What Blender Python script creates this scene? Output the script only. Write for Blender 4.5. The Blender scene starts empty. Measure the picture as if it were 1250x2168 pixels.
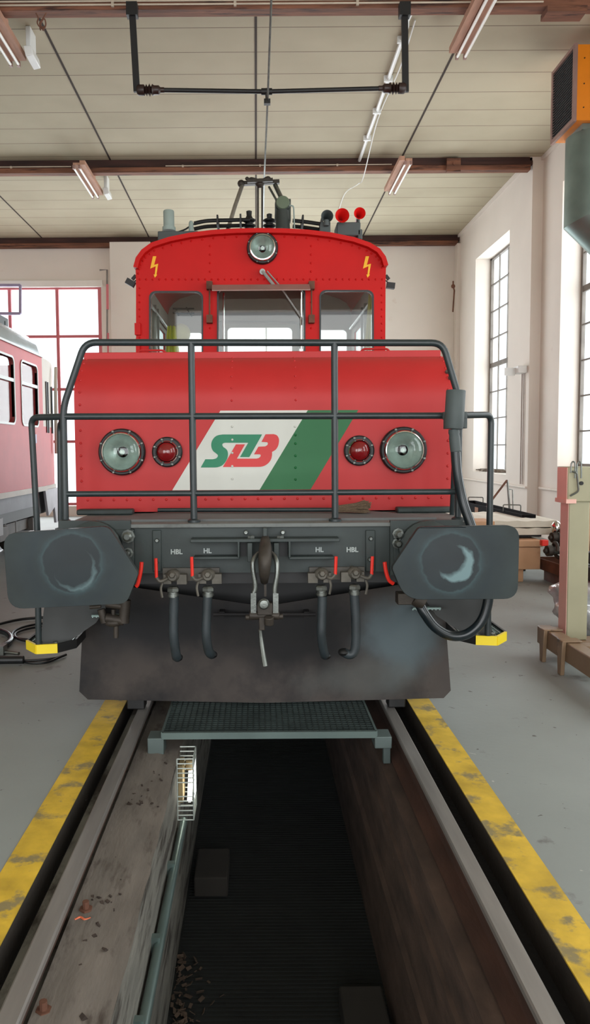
import bpy, bmesh, math, random
from mathutils import Vector, Matrix
from mathutils.geometry import tessellate_polygon
random.seed(7)
sc = bpy.context.scene
COL = sc.collection
PI = math.pi
# ------------------------------------------------------------------ camera
F = 1630.0; CAMZ = 1.57
PITCH = math.atan(115 / F); ROLL = math.radians(0.40)
CXP, CYP = 543.8, 1070.0
_F = Vector((0, math.cos(PITCH), -math.sin(PITCH)))
_U0 = Vector((0, math.sin(PITCH), math.cos(PITCH))); _R0 = Vector((1, 0, 0))
_R = _R0 * math.cos(ROLL) - _U0 * math.sin(ROLL)
_U = _R0 * math.sin(ROLL) + _U0 * math.cos(ROLL)
CAM = Vector((0, 0, CAMZ))
cd = bpy.data.cameras.new('camera'); cam = bpy.data.objects.new('camera', cd); COL.objects.link(cam)
m = Matrix.Identity(4)
for i in range(3):
    m[i][0] = _R[i]; m[i][1] = _U[i]; m[i][2] = -_F[i]; m[i][3] = CAM[i]
cam.matrix_world = m
cd.sensor_fit = 'AUTO'; cd.sensor_width = 36; cd.lens = F / 2168 * 36
cd.shift_x = (625 - CXP) / 2168; cd.shift_y = (CYP - 1084) / 2168
cd.clip_start = 0.05; cd.clip_end = 200
sc.camera = cam

def ray(px, py): return _F + _R * ((px - CXP) / F) + _U * ((CYP - py) / F)
def P(px, py, D):                       # point of the place at distance D along the track
    r = ray(px, py); return CAM + r * (D / r.y)
def PX(px, py, X):
    r = ray(px, py); return CAM + r * (X / r.x)
def PZ(px, py, Z=0.0):
    r = ray(px, py); return CAM + r * ((Z - CAMZ) / r.z)

# ------------------------------------------------------------------ materials
def lin(c):
    return tuple(((v / 255) / 12.92 if v / 255 <= .04045 else ((v / 255 + .055) / 1.055) ** 2.4) for v in c) + (1.0,)
MATS = {}
def pmat(name, rgb, rough=.5, metal=0.0, var=.12, scale=4, bump=0.0, bscale=None, dirt=None, damt=.5, dscale=3, spec=.5,
         stretch=(1, 1, 1), emit=None, estr=0, coat=0, dwidth=.08):
    mt = bpy.data.materials.new(name); mt.use_nodes = True; nt = mt.node_tree; N = nt.nodes; L = nt.links
    b = N['Principled BSDF']; b.inputs['Roughness'].default_value = rough; b.inputs['Metallic'].default_value = metal
    b.inputs['Specular IOR Level'].default_value = spec
    if coat: b.inputs['Coat Weight'].default_value = coat; b.inputs['Coat Roughness'].default_value = .12
    tc = N.new('ShaderNodeTexCoord'); mp = N.new('ShaderNodeMapping'); mp.inputs['Scale'].default_value = stretch
    L.new(tc.outputs['Object'], mp.inputs['Vector'])
    n1 = N.new('ShaderNodeTexNoise'); n1.inputs['Scale'].default_value = scale; n1.inputs['Detail'].default_value = 6
    L.new(mp.outputs[0], n1.inputs['Vector'])
    cr = N.new('ShaderNodeValToRGB'); c = lin(rgb)
    cr.color_ramp.elements[0].position = .3; cr.color_ramp.elements[1].position = .7
    cr.color_ramp.elements[0].color = tuple(v * (1 - var) for v in c[:3]) + (1,)
    cr.color_ramp.elements[1].color = tuple(min(1, v * (1 + var)) for v in c[:3]) + (1,)
    L.new(n1.outputs[0], cr.inputs[0]); out = cr.outputs[0]
    if dirt:
        n2 = N.new('ShaderNodeTexNoise'); n2.inputs['Scale'].default_value = dscale; n2.inputs['Detail'].default_value = 8
        n2.inputs['Roughness'].default_value = .65
        L.new(mp.outputs[0], n2.inputs['Vector'])
        r2 = N.new('ShaderNodeValToRGB'); r2.color_ramp.elements[0].position = damt; r2.color_ramp.elements[1].position = damt + dwidth
        L.new(n2.outputs[0], r2.inputs[0])
        mx = N.new('ShaderNodeMix'); mx.data_type = 'RGBA'
        L.new(r2.outputs[0], mx.inputs[0]); L.new(out, mx.inputs[6]); mx.inputs[7].default_value = lin(dirt); out = mx.outputs[2]
    L.new(out, b.inputs['Base Color'])
    if bump:
        n3 = N.new('ShaderNodeTexNoise'); n3.inputs['Scale'].default_value = bscale or scale * 8; n3.inputs['Detail'].default_value = 5
        L.new(mp.outputs[0], n3.inputs['Vector'])
        bp = N.new('ShaderNodeBump'); bp.inputs['Strength'].default_value = bump; bp.inputs['Distance'].default_value = .01
        L.new(n3.outputs[0], bp.inputs['Height']); L.new(bp.outputs[0], b.inputs['Normal'])
    if emit:
        b.inputs['Emission Color'].default_value = lin(emit); b.inputs['Emission Strength'].default_value = estr
    MATS[name] = mt; return mt

def glassmat(name, tint=(255, 255, 255), refl=.12, rough=.02):
    mt = bpy.data.materials.new(name); mt.use_nodes = True; nt = mt.node_tree; N = nt.nodes; L = nt.links
    N.clear(); o = N.new('ShaderNodeOutputMaterial'); t = N.new('ShaderNodeBsdfTransparent'); t.inputs[0].default_value = lin(tint)
    g = N.new('ShaderNodeBsdfGlossy'); g.inputs['Roughness'].default_value = rough
    fr = N.new('ShaderNodeLayerWeight'); fr.inputs[0].default_value = .5
    pw = N.new('ShaderNodeMath'); pw.operation = 'POWER'; pw.inputs[1].default_value = 4; L.new(fr.outputs['Facing'], pw.inputs[0])
    ad = N.new('ShaderNodeMath'); ad.operation = 'MULTIPLY_ADD'; ad.inputs[1].default_value = .25; ad.inputs[2].default_value = refl * .35; L.new(pw.outputs[0], ad.inputs[0])
    mx = N.new('ShaderNodeMixShader'); L.new(ad.outputs[0], mx.inputs[0]); L.new(t.outputs[0], mx.inputs[1]); L.new(g.outputs[0], mx.inputs[2])
    L.new(mx.outputs[0], o.inputs[0]); MATS[name] = mt; return mt

red = pmat('red_paint', (192, 15, 12), .5, var=.06, scale=2.5, bump=.03, bscale=30, spec=.22)
red2 = pmat('hood_red_paint', (184, 40, 40), .48, var=.06, scale=2.5, bump=.03, bscale=30, spec=.35)
dgrey = pmat('dark_grey_paint', (46, 55, 54), .55, var=.18, scale=6, bump=.05, dirt=(46, 46, 44), damt=.55, dscale=7, dwidth=.2)
rail_paint = pmat('railing_paint', (38, 47, 49), .36, var=.2, scale=9, bump=.05)
deckm = pmat('deck_paint', (104, 108, 106), .6, var=.15, scale=5, dirt=(78, 80, 78), damt=.55, dscale=9, dwidth=.15)
black = pmat('black_rubber', (22, 24, 26), .42, var=.2, scale=12)
hosem = pmat('hose_rubber', (42, 50, 54), .5, var=.25, scale=10, bump=.08, bscale=120)
blackm = pmat('black_metal', (20, 20, 21), .5, var=.2, scale=8)
chrome = pmat('chrome', (205, 205, 200), .14, 1.0, var=.05)
steel = pmat('worn_steel', (120, 124, 120), .38, .85, var=.25, scale=14, bump=.1)
brown_steel = pmat('oily_steel', (62, 56, 50), .55, .4, var=.3, scale=14, bump=.1)
lens = glassmat('headlight_glass', (232, 240, 236), .2, .03)
refl = pmat('reflector', (176, 188, 184), .35, .5, var=.2, scale=12)
redlens = pmat('red_lens', (120, 8, 16), .12, var=.05, coat=.8)
white = pmat('white_decal', (205, 206, 198), .5, var=.03)
green = pmat('green_decal', (4, 98, 46), .5, var=.04)
lgreen = pmat('logo_green', (0, 122, 84), .5, var=.03)
lred = pmat('logo_red', (205, 40, 40), .5, var=.03)
yel = pmat('yellow_sticker', (238, 178, 20), .5, var=.03)
yelp = pmat('yellow_step_paint', (232, 205, 30), .45, var=.06)
redh = pmat('red_handle', (226, 44, 30), .4, var=.04)
glass = glassmat('window_glass', (250, 252, 252), .05)
cabglass = glassmat('cab_glass', (240, 244, 242), .12)
cream = pmat('cab_lining', (178, 176, 166), .7, var=.05)
greyt = pmat('visor_metal', (150, 120, 112), .5, .2, var=.12)
plowm = pmat('plow_sheet', (68, 62, 59), .62, var=.2, scale=2.2, bump=.04, dirt=(26, 27, 30), damt=.47, dscale=1.3, dwidth=.2, spec=.3)
wallm = pmat('plaster', (222, 214, 205), .85, var=.05, scale=.8, bump=.1, bscale=25, dirt=(196, 168, 152), damt=.66, dscale=1.3, dwidth=.2)
revealm = pmat('reveal_plaster', (232, 228, 222), .85, var=.04, scale=2, bump=.25, bscale=18)
woodb = pmat('beam_wood', (116, 74, 54), .75, var=.45, scale=2.2, stretch=(.6, 6, 6), bump=.3, bscale=10, dirt=(48, 26, 20), damt=.52, dscale=2, dwidth=.12)
woodd = pmat('dark_beam_wood', (58, 34, 28), .8, var=.5, scale=2.2, stretch=(.6, 6, 6), bump=.3, bscale=10)
concm = pmat('concrete_floor', (138, 143, 140), .62, var=.1, scale=.9, bump=.12, bscale=30, dirt=(104, 101, 99), damt=.62, dscale=2.4, dwidth=.07)
nt_ = concm.node_tree; N_ = nt_.nodes; L_n = nt_.links; bs_ = N_['Principled BSDF']; src = bs_.inputs['Base Color'].links[0].from_socket
for sc_, th, colr in ((9, .70, (84, 80, 76)), (22, .735, (70, 66, 62)), (15, .745, (176, 174, 170))):
    ns_ = N_.new('ShaderNodeTexNoise'); ns_.inputs['Scale'].default_value = sc_; ns_.inputs['Detail'].default_value = 3; ns_.inputs['Distortion'].default_value = .3 * sc_ / 9
    mp_ = N_.new('ShaderNodeMapping'); mp_.inputs['Location'].default_value = (sc_, sc_ * 2, 0); L_n.new([n for n in N_ if n.type == 'TEX_COORD'][0].outputs['Object'], mp_.inputs[0]); L_n.new(mp_.outputs[0], ns_.inputs['Vector'])
    rp_ = N_.new('ShaderNodeValToRGB'); rp_.color_ramp.elements[0].position = th; rp_.color_ramp.elements[1].position = th + .02; L_n.new(ns_.outputs[0], rp_.inputs[0])
    mx_ = N_.new('ShaderNodeMix'); mx_.data_type = 'RGBA'; L_n.new(rp_.outputs[0], mx_.inputs[0]); L_n.new(src, mx_.inputs[6]); mx_.inputs[7].default_value = lin(colr); src = mx_.outputs[2]
L_n.new(src, bs_.inputs['Base Color'])
yelc = pmat('worn_yellow_paint', (206, 170, 52), .7, var=.25, scale=7, bump=.25, bscale=30, dirt=(138, 124, 84), damt=.53, dscale=6, dwidth=.09)
ledgem = pmat('dirty_ledge', (108, 101, 94), .8, var=.22, scale=4, stretch=(3.2, .8, 1), bump=.3, bscale=22, dirt=(62, 52, 45), damt=.54, dscale=4.5, dwidth=.16)
pitl = pmat('pit_plaster', (118, 116, 108), .85, var=.3, scale=3, stretch=(2, 1, 5), bump=.4, bscale=14, dirt=(58, 52, 46), damt=.5, dscale=2.2, dwidth=.12)
pitr = pmat('rusty_pit_wall', (74, 58, 49), .85, var=.45, scale=3, stretch=(2, 1.2, 4), bump=.4, bscale=14, dirt=(118, 98, 76), damt=.67, dscale=4, dwidth=.06)
pitf = pmat('pit_mat', (20, 23, 22), .8, var=.3, scale=6, bump=.2)
groove = pmat('flangeway_dirt', (20, 17, 15), .95, var=.4, scale=5, bump=.5)
railside = pmat('rusty_rail', (70, 46, 36), .8, .1, var=.35, scale=5, stretch=(1, .5, 3), bump=.3)
railtop = pmat('rail_top', (150, 146, 142), .4, .55, var=.12, scale=4, stretch=(6, .6, 1))
galv = pmat('galvanised_steel', (128, 146, 142), .38, .75, var=.15, scale=3)
galvd = pmat('galvanised_grating', (58, 68, 66), .5, .5, var=.25, scale=8)
orange = pmat('orange_paint', (228, 132, 14), .45, var=.05)
jackm = pmat('pale_green_paint', (166, 162, 134), .5, var=.08, scale=3, dirt=(70, 62, 44), damt=.69, dscale=14, dwidth=.02)
brownb = pmat('brown_painted_steel', (128, 104, 80), .45, var=.15, scale=5, dirt=(84, 66, 50), damt=.58, dscale=6)
card = pmat('cardboard', (190, 150, 116), .85, var=.08)
foamm = pmat('white_foam', (206, 202, 188), .8, var=.08, bump=.2)
plastic = pmat('white_plastic', (226, 228, 226), .35, var=.03)
wrapm = pmat('clear_wrap', (200, 204, 208), .16, .2, var=.25, scale=14, bump=.9, bscale=10)
tubem = pmat('tube_glass', (236, 236, 230), .3, var=.02)
battenm = pmat('batten_wood', (176, 134, 112), .7, var=.15, stretch=(6, 1, 1))
tramred = pmat('railcar_red', (206, 66, 70), .5, var=.05, spec=.3)
tramwhite = pmat('railcar_cream', (205, 198, 186), .5, var=.05, spec=.3)
tramblue = pmat('railcar_roof', (160, 184, 192), .22, .3, var=.1, coat=.3)
framered_glare = pmat('frame_red_glare', (198, 108, 114), .55, var=.06)  # red paled to carry the window glare over the frames
frameg = pmat('grey_sash', (118, 112, 106), .7, var=.2)
vest = pmat('hi_vis_fabric', (206, 214, 44), .75, var=.1)
olive = pmat('olive_housing', (74, 84, 76), .6, var=.15)
pale = pmat('pale_grey_plastic', (150, 164, 158), .6, var=.06)
rust = pmat('rusted_steel', (108, 72, 56), .8, .2, var=.4, scale=6, bump=.3)
bristle = pmat('bristle', (106, 88, 70), .9, var=.4, scale=20, stretch=(1, 12, 12))
greybox = pmat('grey_box_paint', (70, 78, 78), .6, var=.12)
letterm = pmat('grey_lettering', (168, 176, 174), .6, var=.05)
leafm = pmat('dead_leaf', (74, 60, 49), .9, var=.3)

# ------------------------------------------------------------------ mesh builder
ORG = {}
class MB:
    def __init__(s): s.v = []; s.f = []; s.mi = []; s.m = 0
    def add(s, vs, fs):
        o = len(s.v); s.v += [Vector(v) for v in vs]
        for f in fs: s.f.append(tuple(i + o for i in f)); s.mi.append(s.m)
        return s
    def box(s, a, b, R=None, c=None):           # min corner, max corner
        a = Vector(a); b = Vector(b)
        lo = Vector((min(a.x, b.x), min(a.y, b.y), min(a.z, b.z))); hi = Vector((max(a.x, b.x), max(a.y, b.y), max(a.z, b.z)))
        vs = [Vector((x, y, z)) for x in (lo.x, hi.x) for y in (lo.y, hi.y) for z in (lo.z, hi.z)]
        if R is not None:
            c = Vector(c) if c is not None else (lo + hi) / 2
            vs = [c + R @ (v - c) for v in vs]
        return s.add(vs, [(0, 1, 3, 2), (4, 6, 7, 5), (0, 4, 5, 1), (2, 3, 7, 6), (0, 2, 6, 4), (1, 5, 7, 3)])
    def cbox(s, c, d, R=None):
        c = Vector(c); d = Vector(d) / 2
        return s.box(c - d, c + d, R)
    def bar(s, p0, p1, w, h, up=(0, 0, 1)):
        p0 = Vector(p0); p1 = Vector(p1); t = (p1 - p0).normalized(); up = Vector(up)
        if abs(t.dot(up)) > .98: up = Vector((0, 1, 0))
        sx = t.cross(up).normalized() * w / 2; uz = sx.cross(t).normalized() * h / 2
        vs = []
        for p in (p0, p1): vs += [p - sx - uz, p + sx - uz, p + sx + uz, p - sx + uz]
        return s.add(vs, [(3, 2, 1, 0), (4, 5, 6, 7), (0, 1, 5, 4), (1, 2, 6, 5), (2, 3, 7, 6), (3, 0, 4, 7)])
    def lathe(s, prof, o, axis, seg=24, capa=True, capb=True):   # prof: (radius, dist along axis)
        o = Vector(o); a = Vector(axis).normalized(); q = Vector((0, 0, 1)) if abs(a.z) < .9 else Vector((1, 0, 0))
        u = a.cross(q).normalized(); w = a.cross(u)
        vs = []; fs = []
        for r, t in prof:
            for k in range(seg):
                an = 2 * PI * k / seg; vs.append(o + a * t + (u * math.cos(an) + w * math.sin(an)) * max(r, 1e-5))
        for i in range(len(prof) - 1):
            for k in range(seg):
                k2 = (k + 1) % seg; fs.append((i * seg + k, i * seg + k2, (i + 1) * seg + k2, (i + 1) * seg + k))
        if capa: fs.append(tuple(reversed(range(seg))))
        if capb: fs.append(tuple(range((len(prof) - 1) * seg, len(prof) * seg)))
        return s.add(vs, fs)
    def cyl(s, p0, p1, r, r2=None, seg=16):
        p0 = Vector(p0); p1 = Vector(p1); d = (p1 - p0)
        return s.lathe([(r, 0), (r if r2 is None else r2, d.length)], p0, d, seg)
    def tube(s, pts, r, seg=12, closed=False):
        pts = [Vector(p) for p in pts]; n = len(pts); rr = r if isinstance(r, (list, tuple)) else [r] * n
        T = []
        for i in range(n):
            a = pts[max(0, i - 1)] if not closed else pts[i - 1]; b = pts[min(n - 1, i + 1)] if not closed else pts[(i + 1) % n]
            T.append((b - a).normalized())
        q = Vector((0, 0, 1)) if abs(T[0].z) < .9 else Vector((1, 0, 0)); u = T[0].cross(q).normalized(); vs = []; fs = []
        for i in range(n):
            u = (u - T[i] * u.dot(T[i])).normalized(); w = T[i].cross(u)
            for k in range(seg):
                an = 2 * PI * k / seg; vs.append(pts[i] + (u * math.cos(an) + w * math.sin(an)) * rr[i])
        for i in range(n if closed else n - 1):
            j = (i + 1) % n
            for k in range(seg):
                k2 = (k + 1) % seg; fs.append((i * seg + k, i * seg + k2, j * seg + k2, j * seg + k))
        if not closed: fs.append(tuple(reversed(range(seg)))); fs.append(tuple(range((n - 1) * seg, n * seg)))
        return s.add(vs, fs)
    def ball(s, c, r, seg=14, ring=8, sc3=(1, 1, 1)):
        c = Vector(c); o = len(s.v)
        prof = [(math.sin(PI * i / ring), -math.cos(PI * i / ring)) for i in range(ring + 1)]
        s.lathe([(a * r, b * r) for a, b in prof], c, (0, 0, 1), seg, False, False)
        for i in range(o, len(s.v)):
            d = s.v[i] - c; s.v[i] = c + Vector((d.x * sc3[0], d.y * sc3[1], d.z * sc3[2]))
        return s
    def rivet(s, c, n=(0, -1, 0), r=.009):
        return s.lathe([(r, 0), (r * .85, r * .45), (r * .45, r * .75), (0, r * .82)], c, n, 8, True, False)
    def prism(s, loops, ext):            # loops: [outer, hole, ...] of coplanar 3D points; ext: extrusion vector
        loops = [[Vector(p) for p in l] for l in loops]; ext = Vector(ext)
        flat = [p for l in loops for p in l]; n = len(flat)
        tris = tessellate_polygon(loops)
        fs = [tuple(t) for t in tris] + [tuple(i + n for i in reversed(t)) for t in tris]
        o = 0
        for l in loops:
            k = len(l)
            for i in range(k):
                j = (i + 1) % k; fs.append((o + i, o + j, o + j + n, o + i + n))
            o += k
        return s.add(flat + [p + ext for p in flat], fs)
    def pxplate(s, outer, holes, D, t):
        return s.prism([[P(x, y, D) for x, y in outer]] + [[P(x, y, D) for x, y in h] for h in holes], (0, t, 0))
    def build(s, name, mat, parent=None, smooth=True, bevel=0, loc=None, ang=38):
        me = bpy.data.meshes.new(name)
        if parent is not None: org = ORG[parent.name]
        else: org = Vector(loc) if loc is not None else Vector((0, 0, 0))
        me.from_pydata([v - org for v in s.v], [], s.f)
        ml = mat if isinstance(mat, (list, tuple)) else [mat]
        for q in ml: me.materials.append(q)
        for p, i in zip(me.polygons, s.mi): p.material_index = i
        bm = bmesh.new(); bm.from_mesh(me)
        bmesh.ops.recalc_face_normals(bm, faces=bm.faces[:])
        if smooth:
            ca = math.radians(ang)
            for f in bm.faces: f.smooth = True
            for e in bm.edges:
                if len(e.link_faces) == 2: e.smooth = e.calc_face_angle(0) < ca
        bm.to_mesh(me); bm.free(); me.update()
        o = bpy.data.objects.new(name, me); COL.objects.link(o)
        if parent is not None: o.parent = parent
        else: o.location = org
        ORG[o.name] = org
        if bevel:
            b = o.modifiers.new('bevel', 'BEVEL'); b.width = bevel; b.segments = 2; b.limit_method = 'ANGLE'; b.angle_limit = math.radians(40)
        return o
def each(mb, name, mat, parent=None, **k):      # every loose piece becomes a mesh of its own
    n = len(mb.v); par = list(range(n))
    def find(i):
        while par[i] != i: par[i] = par[par[i]]; i = par[i]
        return i
    for f in mb.f:
        r = find(f[0])
        for i in f[1:]: par[find(i)] = r
    grp = {}
    for fi, f in enumerate(mb.f): grp.setdefault(find(f[0]), []).append(fi)
    out = []
    for fl in grp.values():
        m2 = MB(); mp = {}
        for fi in fl:
            t = []
            for i in mb.f[fi]:
                if i not in mp: mp[i] = len(m2.v); m2.v.append(mb.v[i])
                t.append(mp[i])
            m2.f.append(tuple(t)); m2.mi.append(mb.mi[fi])
        out.append(m2.build(name, mat, parent, **k))
    return out
def thing(name, label, cat, loc, group=None):
    o = bpy.data.objects.new(name, None); COL.objects.link(o); o.location = loc; o.empty_display_size = .1
    ORG[o.name] = Vector(loc); return tag(o, label, cat, group)
def tag(o, label, cat, group=None):
    o['label'] = label; o['category'] = cat
    if group: o['group'] = group
    return o
def struct(o, label=None):
    o['kind'] = 'structure'
    if label: o['label'] = label
    return o
def centre(mb):
    xs = [v.x for v in mb.v]; ys = [v.y for v in mb.v]; zs = [v.z for v in mb.v]
    return Vector(((min(xs) + max(xs)) / 2, (min(ys) + max(ys)) / 2, min(zs)))
def single(mb, name, mat, label, cat, group=None, **k):
    return tag(mb.build(name, mat, None, loc=centre(mb), **k), label, cat, group)
def rpath(pts, r, n=6):                 # polyline with rounded corners
    pts = [Vector(p) for p in pts]; out = [pts[0]]
    for i in range(1, len(pts) - 1):
        a = pts[i - 1] - pts[i]; b = pts[i + 1] - pts[i]; d = min(r, a.length * .48, b.length * .48)
        p0 = pts[i] + a.normalized() * d; p2 = pts[i] + b.normalized() * d
        for k in range(n + 1):
            t = k / n; out.append(p0 * (1 - t) ** 2 + pts[i] * 2 * t * (1 - t) + p2 * t * t)
    out.append(pts[-1]); return out
def spline(pts, n=8):
    pts = [Vector(p) for p in pts]; out = []
    for i in range(len(pts) - 1):
        p0 = pts[max(0, i - 1)]; p1 = pts[i]; p2 = pts[i + 1]; p3 = pts[min(len(pts) - 1, i + 2)]
        for k in range(n):
            t = k / n
            out.append(.5 * ((2 * p1) + (p2 - p0) * t + (2 * p0 - 5 * p1 + 4 * p2 - p3) * t * t + (3 * p1 - p0 - 3 * p2 + p3) * t ** 3))
    out.append(pts[-1]); return out
def rr(x0, y0, x1, y1, r, n=5, rb=None):          # rounded rectangle in 2D
    out = []; rb = r if rb is None else rb
    for cx, cy, a0, q in ((x1 - r, y0 + r, -PI / 2, r), (x1 - rb, y1 - rb, 0, rb), (x0 + rb, y1 - rb, PI / 2, rb), (x0 + r, y0 + r, PI, r)):
        for k in range(n + 1):
            a = a0 + PI / 2 * k / n; out.append((cx + q * math.cos(a), cy + q * math.sin(a)))
    return out
# ================================================================== THE HALL
HC = 6.67; XR = 4.88; XR2 = 5.07; YB = 18.9; XL = -8.6; YF = -5.0
PY0, PY1 = -3.0, 14.5       # inspection pit length
# floor
curbm = pmat('curb_side', (46, 40, 34), .85, var=.3, scale=5, bump=.4, dirt=(140, 138, 134), damt=.68, dscale=5, dwidth=.03)
mb = MB()
mb.box((XL, YF, -.2), (-.97, YB, 0)); mb.box((1.08, YF, -.2), (5.6, YB, 0))
mb.box((-.97, YF, -.2), (1.08, PY0, 0)); mb.box((-.97, PY1, -.2), (1.08, YB, 0))
struct(mb.build('floor', concm), 'worn grey concrete hall floor on both sides of the pit')
for i, (a, b) in enumerate(((-.97, -.83), (.94, 1.08))):
    mb = MB(); mb.m = 0; mb.box((a, PY0, -.004), (b, PY1, .003)); mb.m = 1; mb.box((a, PY0, -.2), (b, PY1, -.003))
    struct(mb.build('trim_%d' % (i + 1), [yelc, curbm]), 'chipped yellow safety line painted along the pit edge')
# pit cross section
mb = MB()
mb.box((-.83, PY0, -.3), (-.735, PY1, -.13)); mb.box((.835, PY0, -.3), (.94, PY1, -.13))
struct(mb.build('trim_3', groove), 'dirt filled slots beside the rails')
mb = MB()
# uneven ledge
nx, ny = 6, 160
for i in range(nx):
    for j in range(ny):
        pass
vs = []; fs = []
for j in range(ny + 1):
    y = PY0 + (PY1 - PY0) * j / ny
    for i in range(nx + 1):
        t = i / nx; x = -.665 + t * .235
        z = -.055 - .02 * t + (random.uniform(-.006, .006) if 0 < i < nx else 0) + (.012 * math.sin(j * .7) if i == 3 else 0)
        if i == nx: x += random.uniform(-.006, .004)
        vs.append((x, y, z))
for j in range(ny):
    for i in range(nx):
        a = j * (nx + 1) + i; fs.append((a, a + 1, a + nx + 2, a + nx + 1))
mb.add(vs, fs)
struct(mb.build('trim_4', ledgem, ang=80), 'dirty concrete ledge between rail and pit')
mb = MB(); mb.box((-.80, PY0, -1.2), (-.432, PY1, -.082))
struct(mb.build('wall_pit_left', pitl), 'stained plaster wall of the inspection pit')
mb = MB()
prof = [(.84, -.16), (.735, -.16), (.68, -.172), (.672, -.34), (.655, -.345), (.645, -.62), (.625, -.64), (.60, -1.2), (.84, -1.2)]
mb.prism([[(x, PY0, z) for x, z in prof]], (0, PY1 - PY0, 0))
struct(mb.build('wall_pit_right', pitr), 'rusty brown side wall of the inspection pit')
mb = MB(); mb.box((-.45, PY0, -1.2), (.66, PY1, -1.06))
y = PY0
while y < PY1:
    mb.box((-.42, y, -1.06), (.62, y + .012, -1.056)); y += .03
struct(mb.build('floor_pit', pitf, smooth=False), 'black ribbed matting on the pit floor')
mb = MB(); mb.box((-.83, PY0 - .1, -1.2), (.94, PY0, -.1)); mb.box((-.83, PY1, -1.2), (.94, PY1 + .1, -.1))
struct(mb.build('wall_pit_end', pitr))
# rails
for X, lab in ((-.70, 'steel rail between the yellow edge line and the dirty concrete ledge'), (.80, 'steel rail over the rusty brown pit wall')):
    s = -1 if X < 0 else 1
    pr = [(-.034, 0), (-.030, .004), (.030, .004), (.034, 0), (.034, -.028), (.009, -.042), (.009, -.120), (.062, -.140), (.062, -.150),
          (-.062, -.150), (-.062, -.140), (-.009, -.120), (-.009, -.042), (-.034, -.028)]
    mb = MB(); mb.prism([[(X + a, PY0, z) for a, z in pr]], (0, PY1 - PY0, 0))
    r = mb.build('rail', railside, loc=(X, 0, 0)); tag(r, lab, 'rail')
    mb = MB(); mb.prism([[(X + a, PY0, z) for a, z in ((-.036, -.012), (-.034, .002), (-.028, .007), (.028, .007), (.034, .002), (.036, -.012))]], (0, PY1 - PY0, 0))
    mb.build('rail_head', railtop, r)['label'] = 'bare worn steel running surface'
# ledge debris
mb = MB()
for k in range(70):
    y = random.uniform(1.6, 4.0); x = -.56 + random.gauss(0, .04)
    r = random.uniform(.002, .007) * (2.0 if random.random() < .07 else 1)
    mb.cbox((x, y, -.068 + r * .1), (r * random.uniform(1, 3), r * random.uniform(1.5, 4), r), Matrix.Rotation(random.random() * 3, 3, 'Z') @ Matrix.Rotation(random.random(), 3, 'X'))
o = mb.build('dirt', pmat('dirt_clumps', (52, 42, 36), .95, var=.4, scale=40), loc=(-.56, 2.8, -.07)); o['kind'] = 'stuff'; tag(o, 'brown dirt crumbs scattered along the concrete ledge', 'dirt')
for (px, py, lab) in ((182, 1925, 'rusty bolt stub sticking out of the ledge beside an orange scrap'), (92, 2140, 'rusty bolt stub in a chipped hole nearest the camera')):
    q = PZ(px, py, -.06); mb = MB(); mb.cyl((q.x, q.y, -.09), (q.x, q.y, -.03), .012, seg=8); mb.cyl((q.x, q.y, -.07), (q.x, q.y, -.055), .024, seg=6)
    single(mb, 'bolt', rust, lab, 'bolt')
a = [PZ(x, y, -.06) for x, y in ((158, 1948), (170, 1942), (180, 1947), (192, 1944))]
single(MB().tube(spline(a, 4), .004, 6), 'plastic_scrap', pmat('orange_scrap', (214, 110, 76), .6), 'thin orange scrap lying on the dirty ledge', 'scrap')

# walls
def planeplate(name, outer, holes, f, ext, mat, lab=None):
    mb = MB(); mb.prism([[f(*p) for p in outer]] + [[f(*p) for p in h] for h in holes], ext)
    return struct(mb.build(name, mat), lab)
W2 = (15.05, 17.35, 1.08, 5.76)    # y0,y1,z0,z1
W1 = (9.3, 12.98, 1.28, 5.95)
W0 = (3.6, 7.2, 1.28, 6.02); WB = (-2.2, 1.4, 1.28, 6.02)
def q(a, b, c, d): return [(a, c), (b, c), (b, d), (a, d)]
planeplate('wall_right', q(13.86, YB, 0, HC), [q(*W2)], lambda y, z: Vector((XR, y, z)), (.42, 0, 0), wallm, 'pinkish plaster side wall with tall windows')
planeplate('wall_right_near', q(YF, 13.86, 0, HC), [q(*W1), q(*W0), q(*WB)], lambda y, z: Vector((XR2, y, z)), (.42, 0, 0), wallm, 'pinkish plaster side wall beyond the pilaster')
GX = [(-7.6, -3.72), (-2.47, 2.98)]; GZ = (.25, 5.58)
planeplate('wall_back', q(XL, 5.5, 0, HC), [q(a, b, *GZ) for a, b in GX], lambda x, z: Vector((x, YB, z)), (0, .35, 0), wallm, 'off-white end wall with big glazed openings')
mb = MB(); mb.box((XL - .3, YF, 0), (XL, YB, HC)); struct(mb.build('wall_left', wallm))
mb = MB(); mb.prism([[(x, YF, z) for x, z in q(XL, 5.5, 0, HC)], [(x, YF, z) for x, z in q(-7.5, -3.0, .05, 5.2)], [(x, YF, z) for x, z in q(-2.2, 4.6, .05, 5.4)]], (0, -.3, 0)); struct(mb.build('wall_front', wallm))
a = P(232, 515, 18.5); b = P(318, 515, 18.5)
mb = MB(); mb.box((a.x, 18.5, 0), (b.x, YB, 6.5)); struct(mb.build('wall_pier', wallm), 'square off-white pier on the end wall')
mb = MB(); mb.box((4.80, 18.62, 0), (XR, YB, 6.45)); struct(mb.build('wall_pilaster', wallm))
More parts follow.
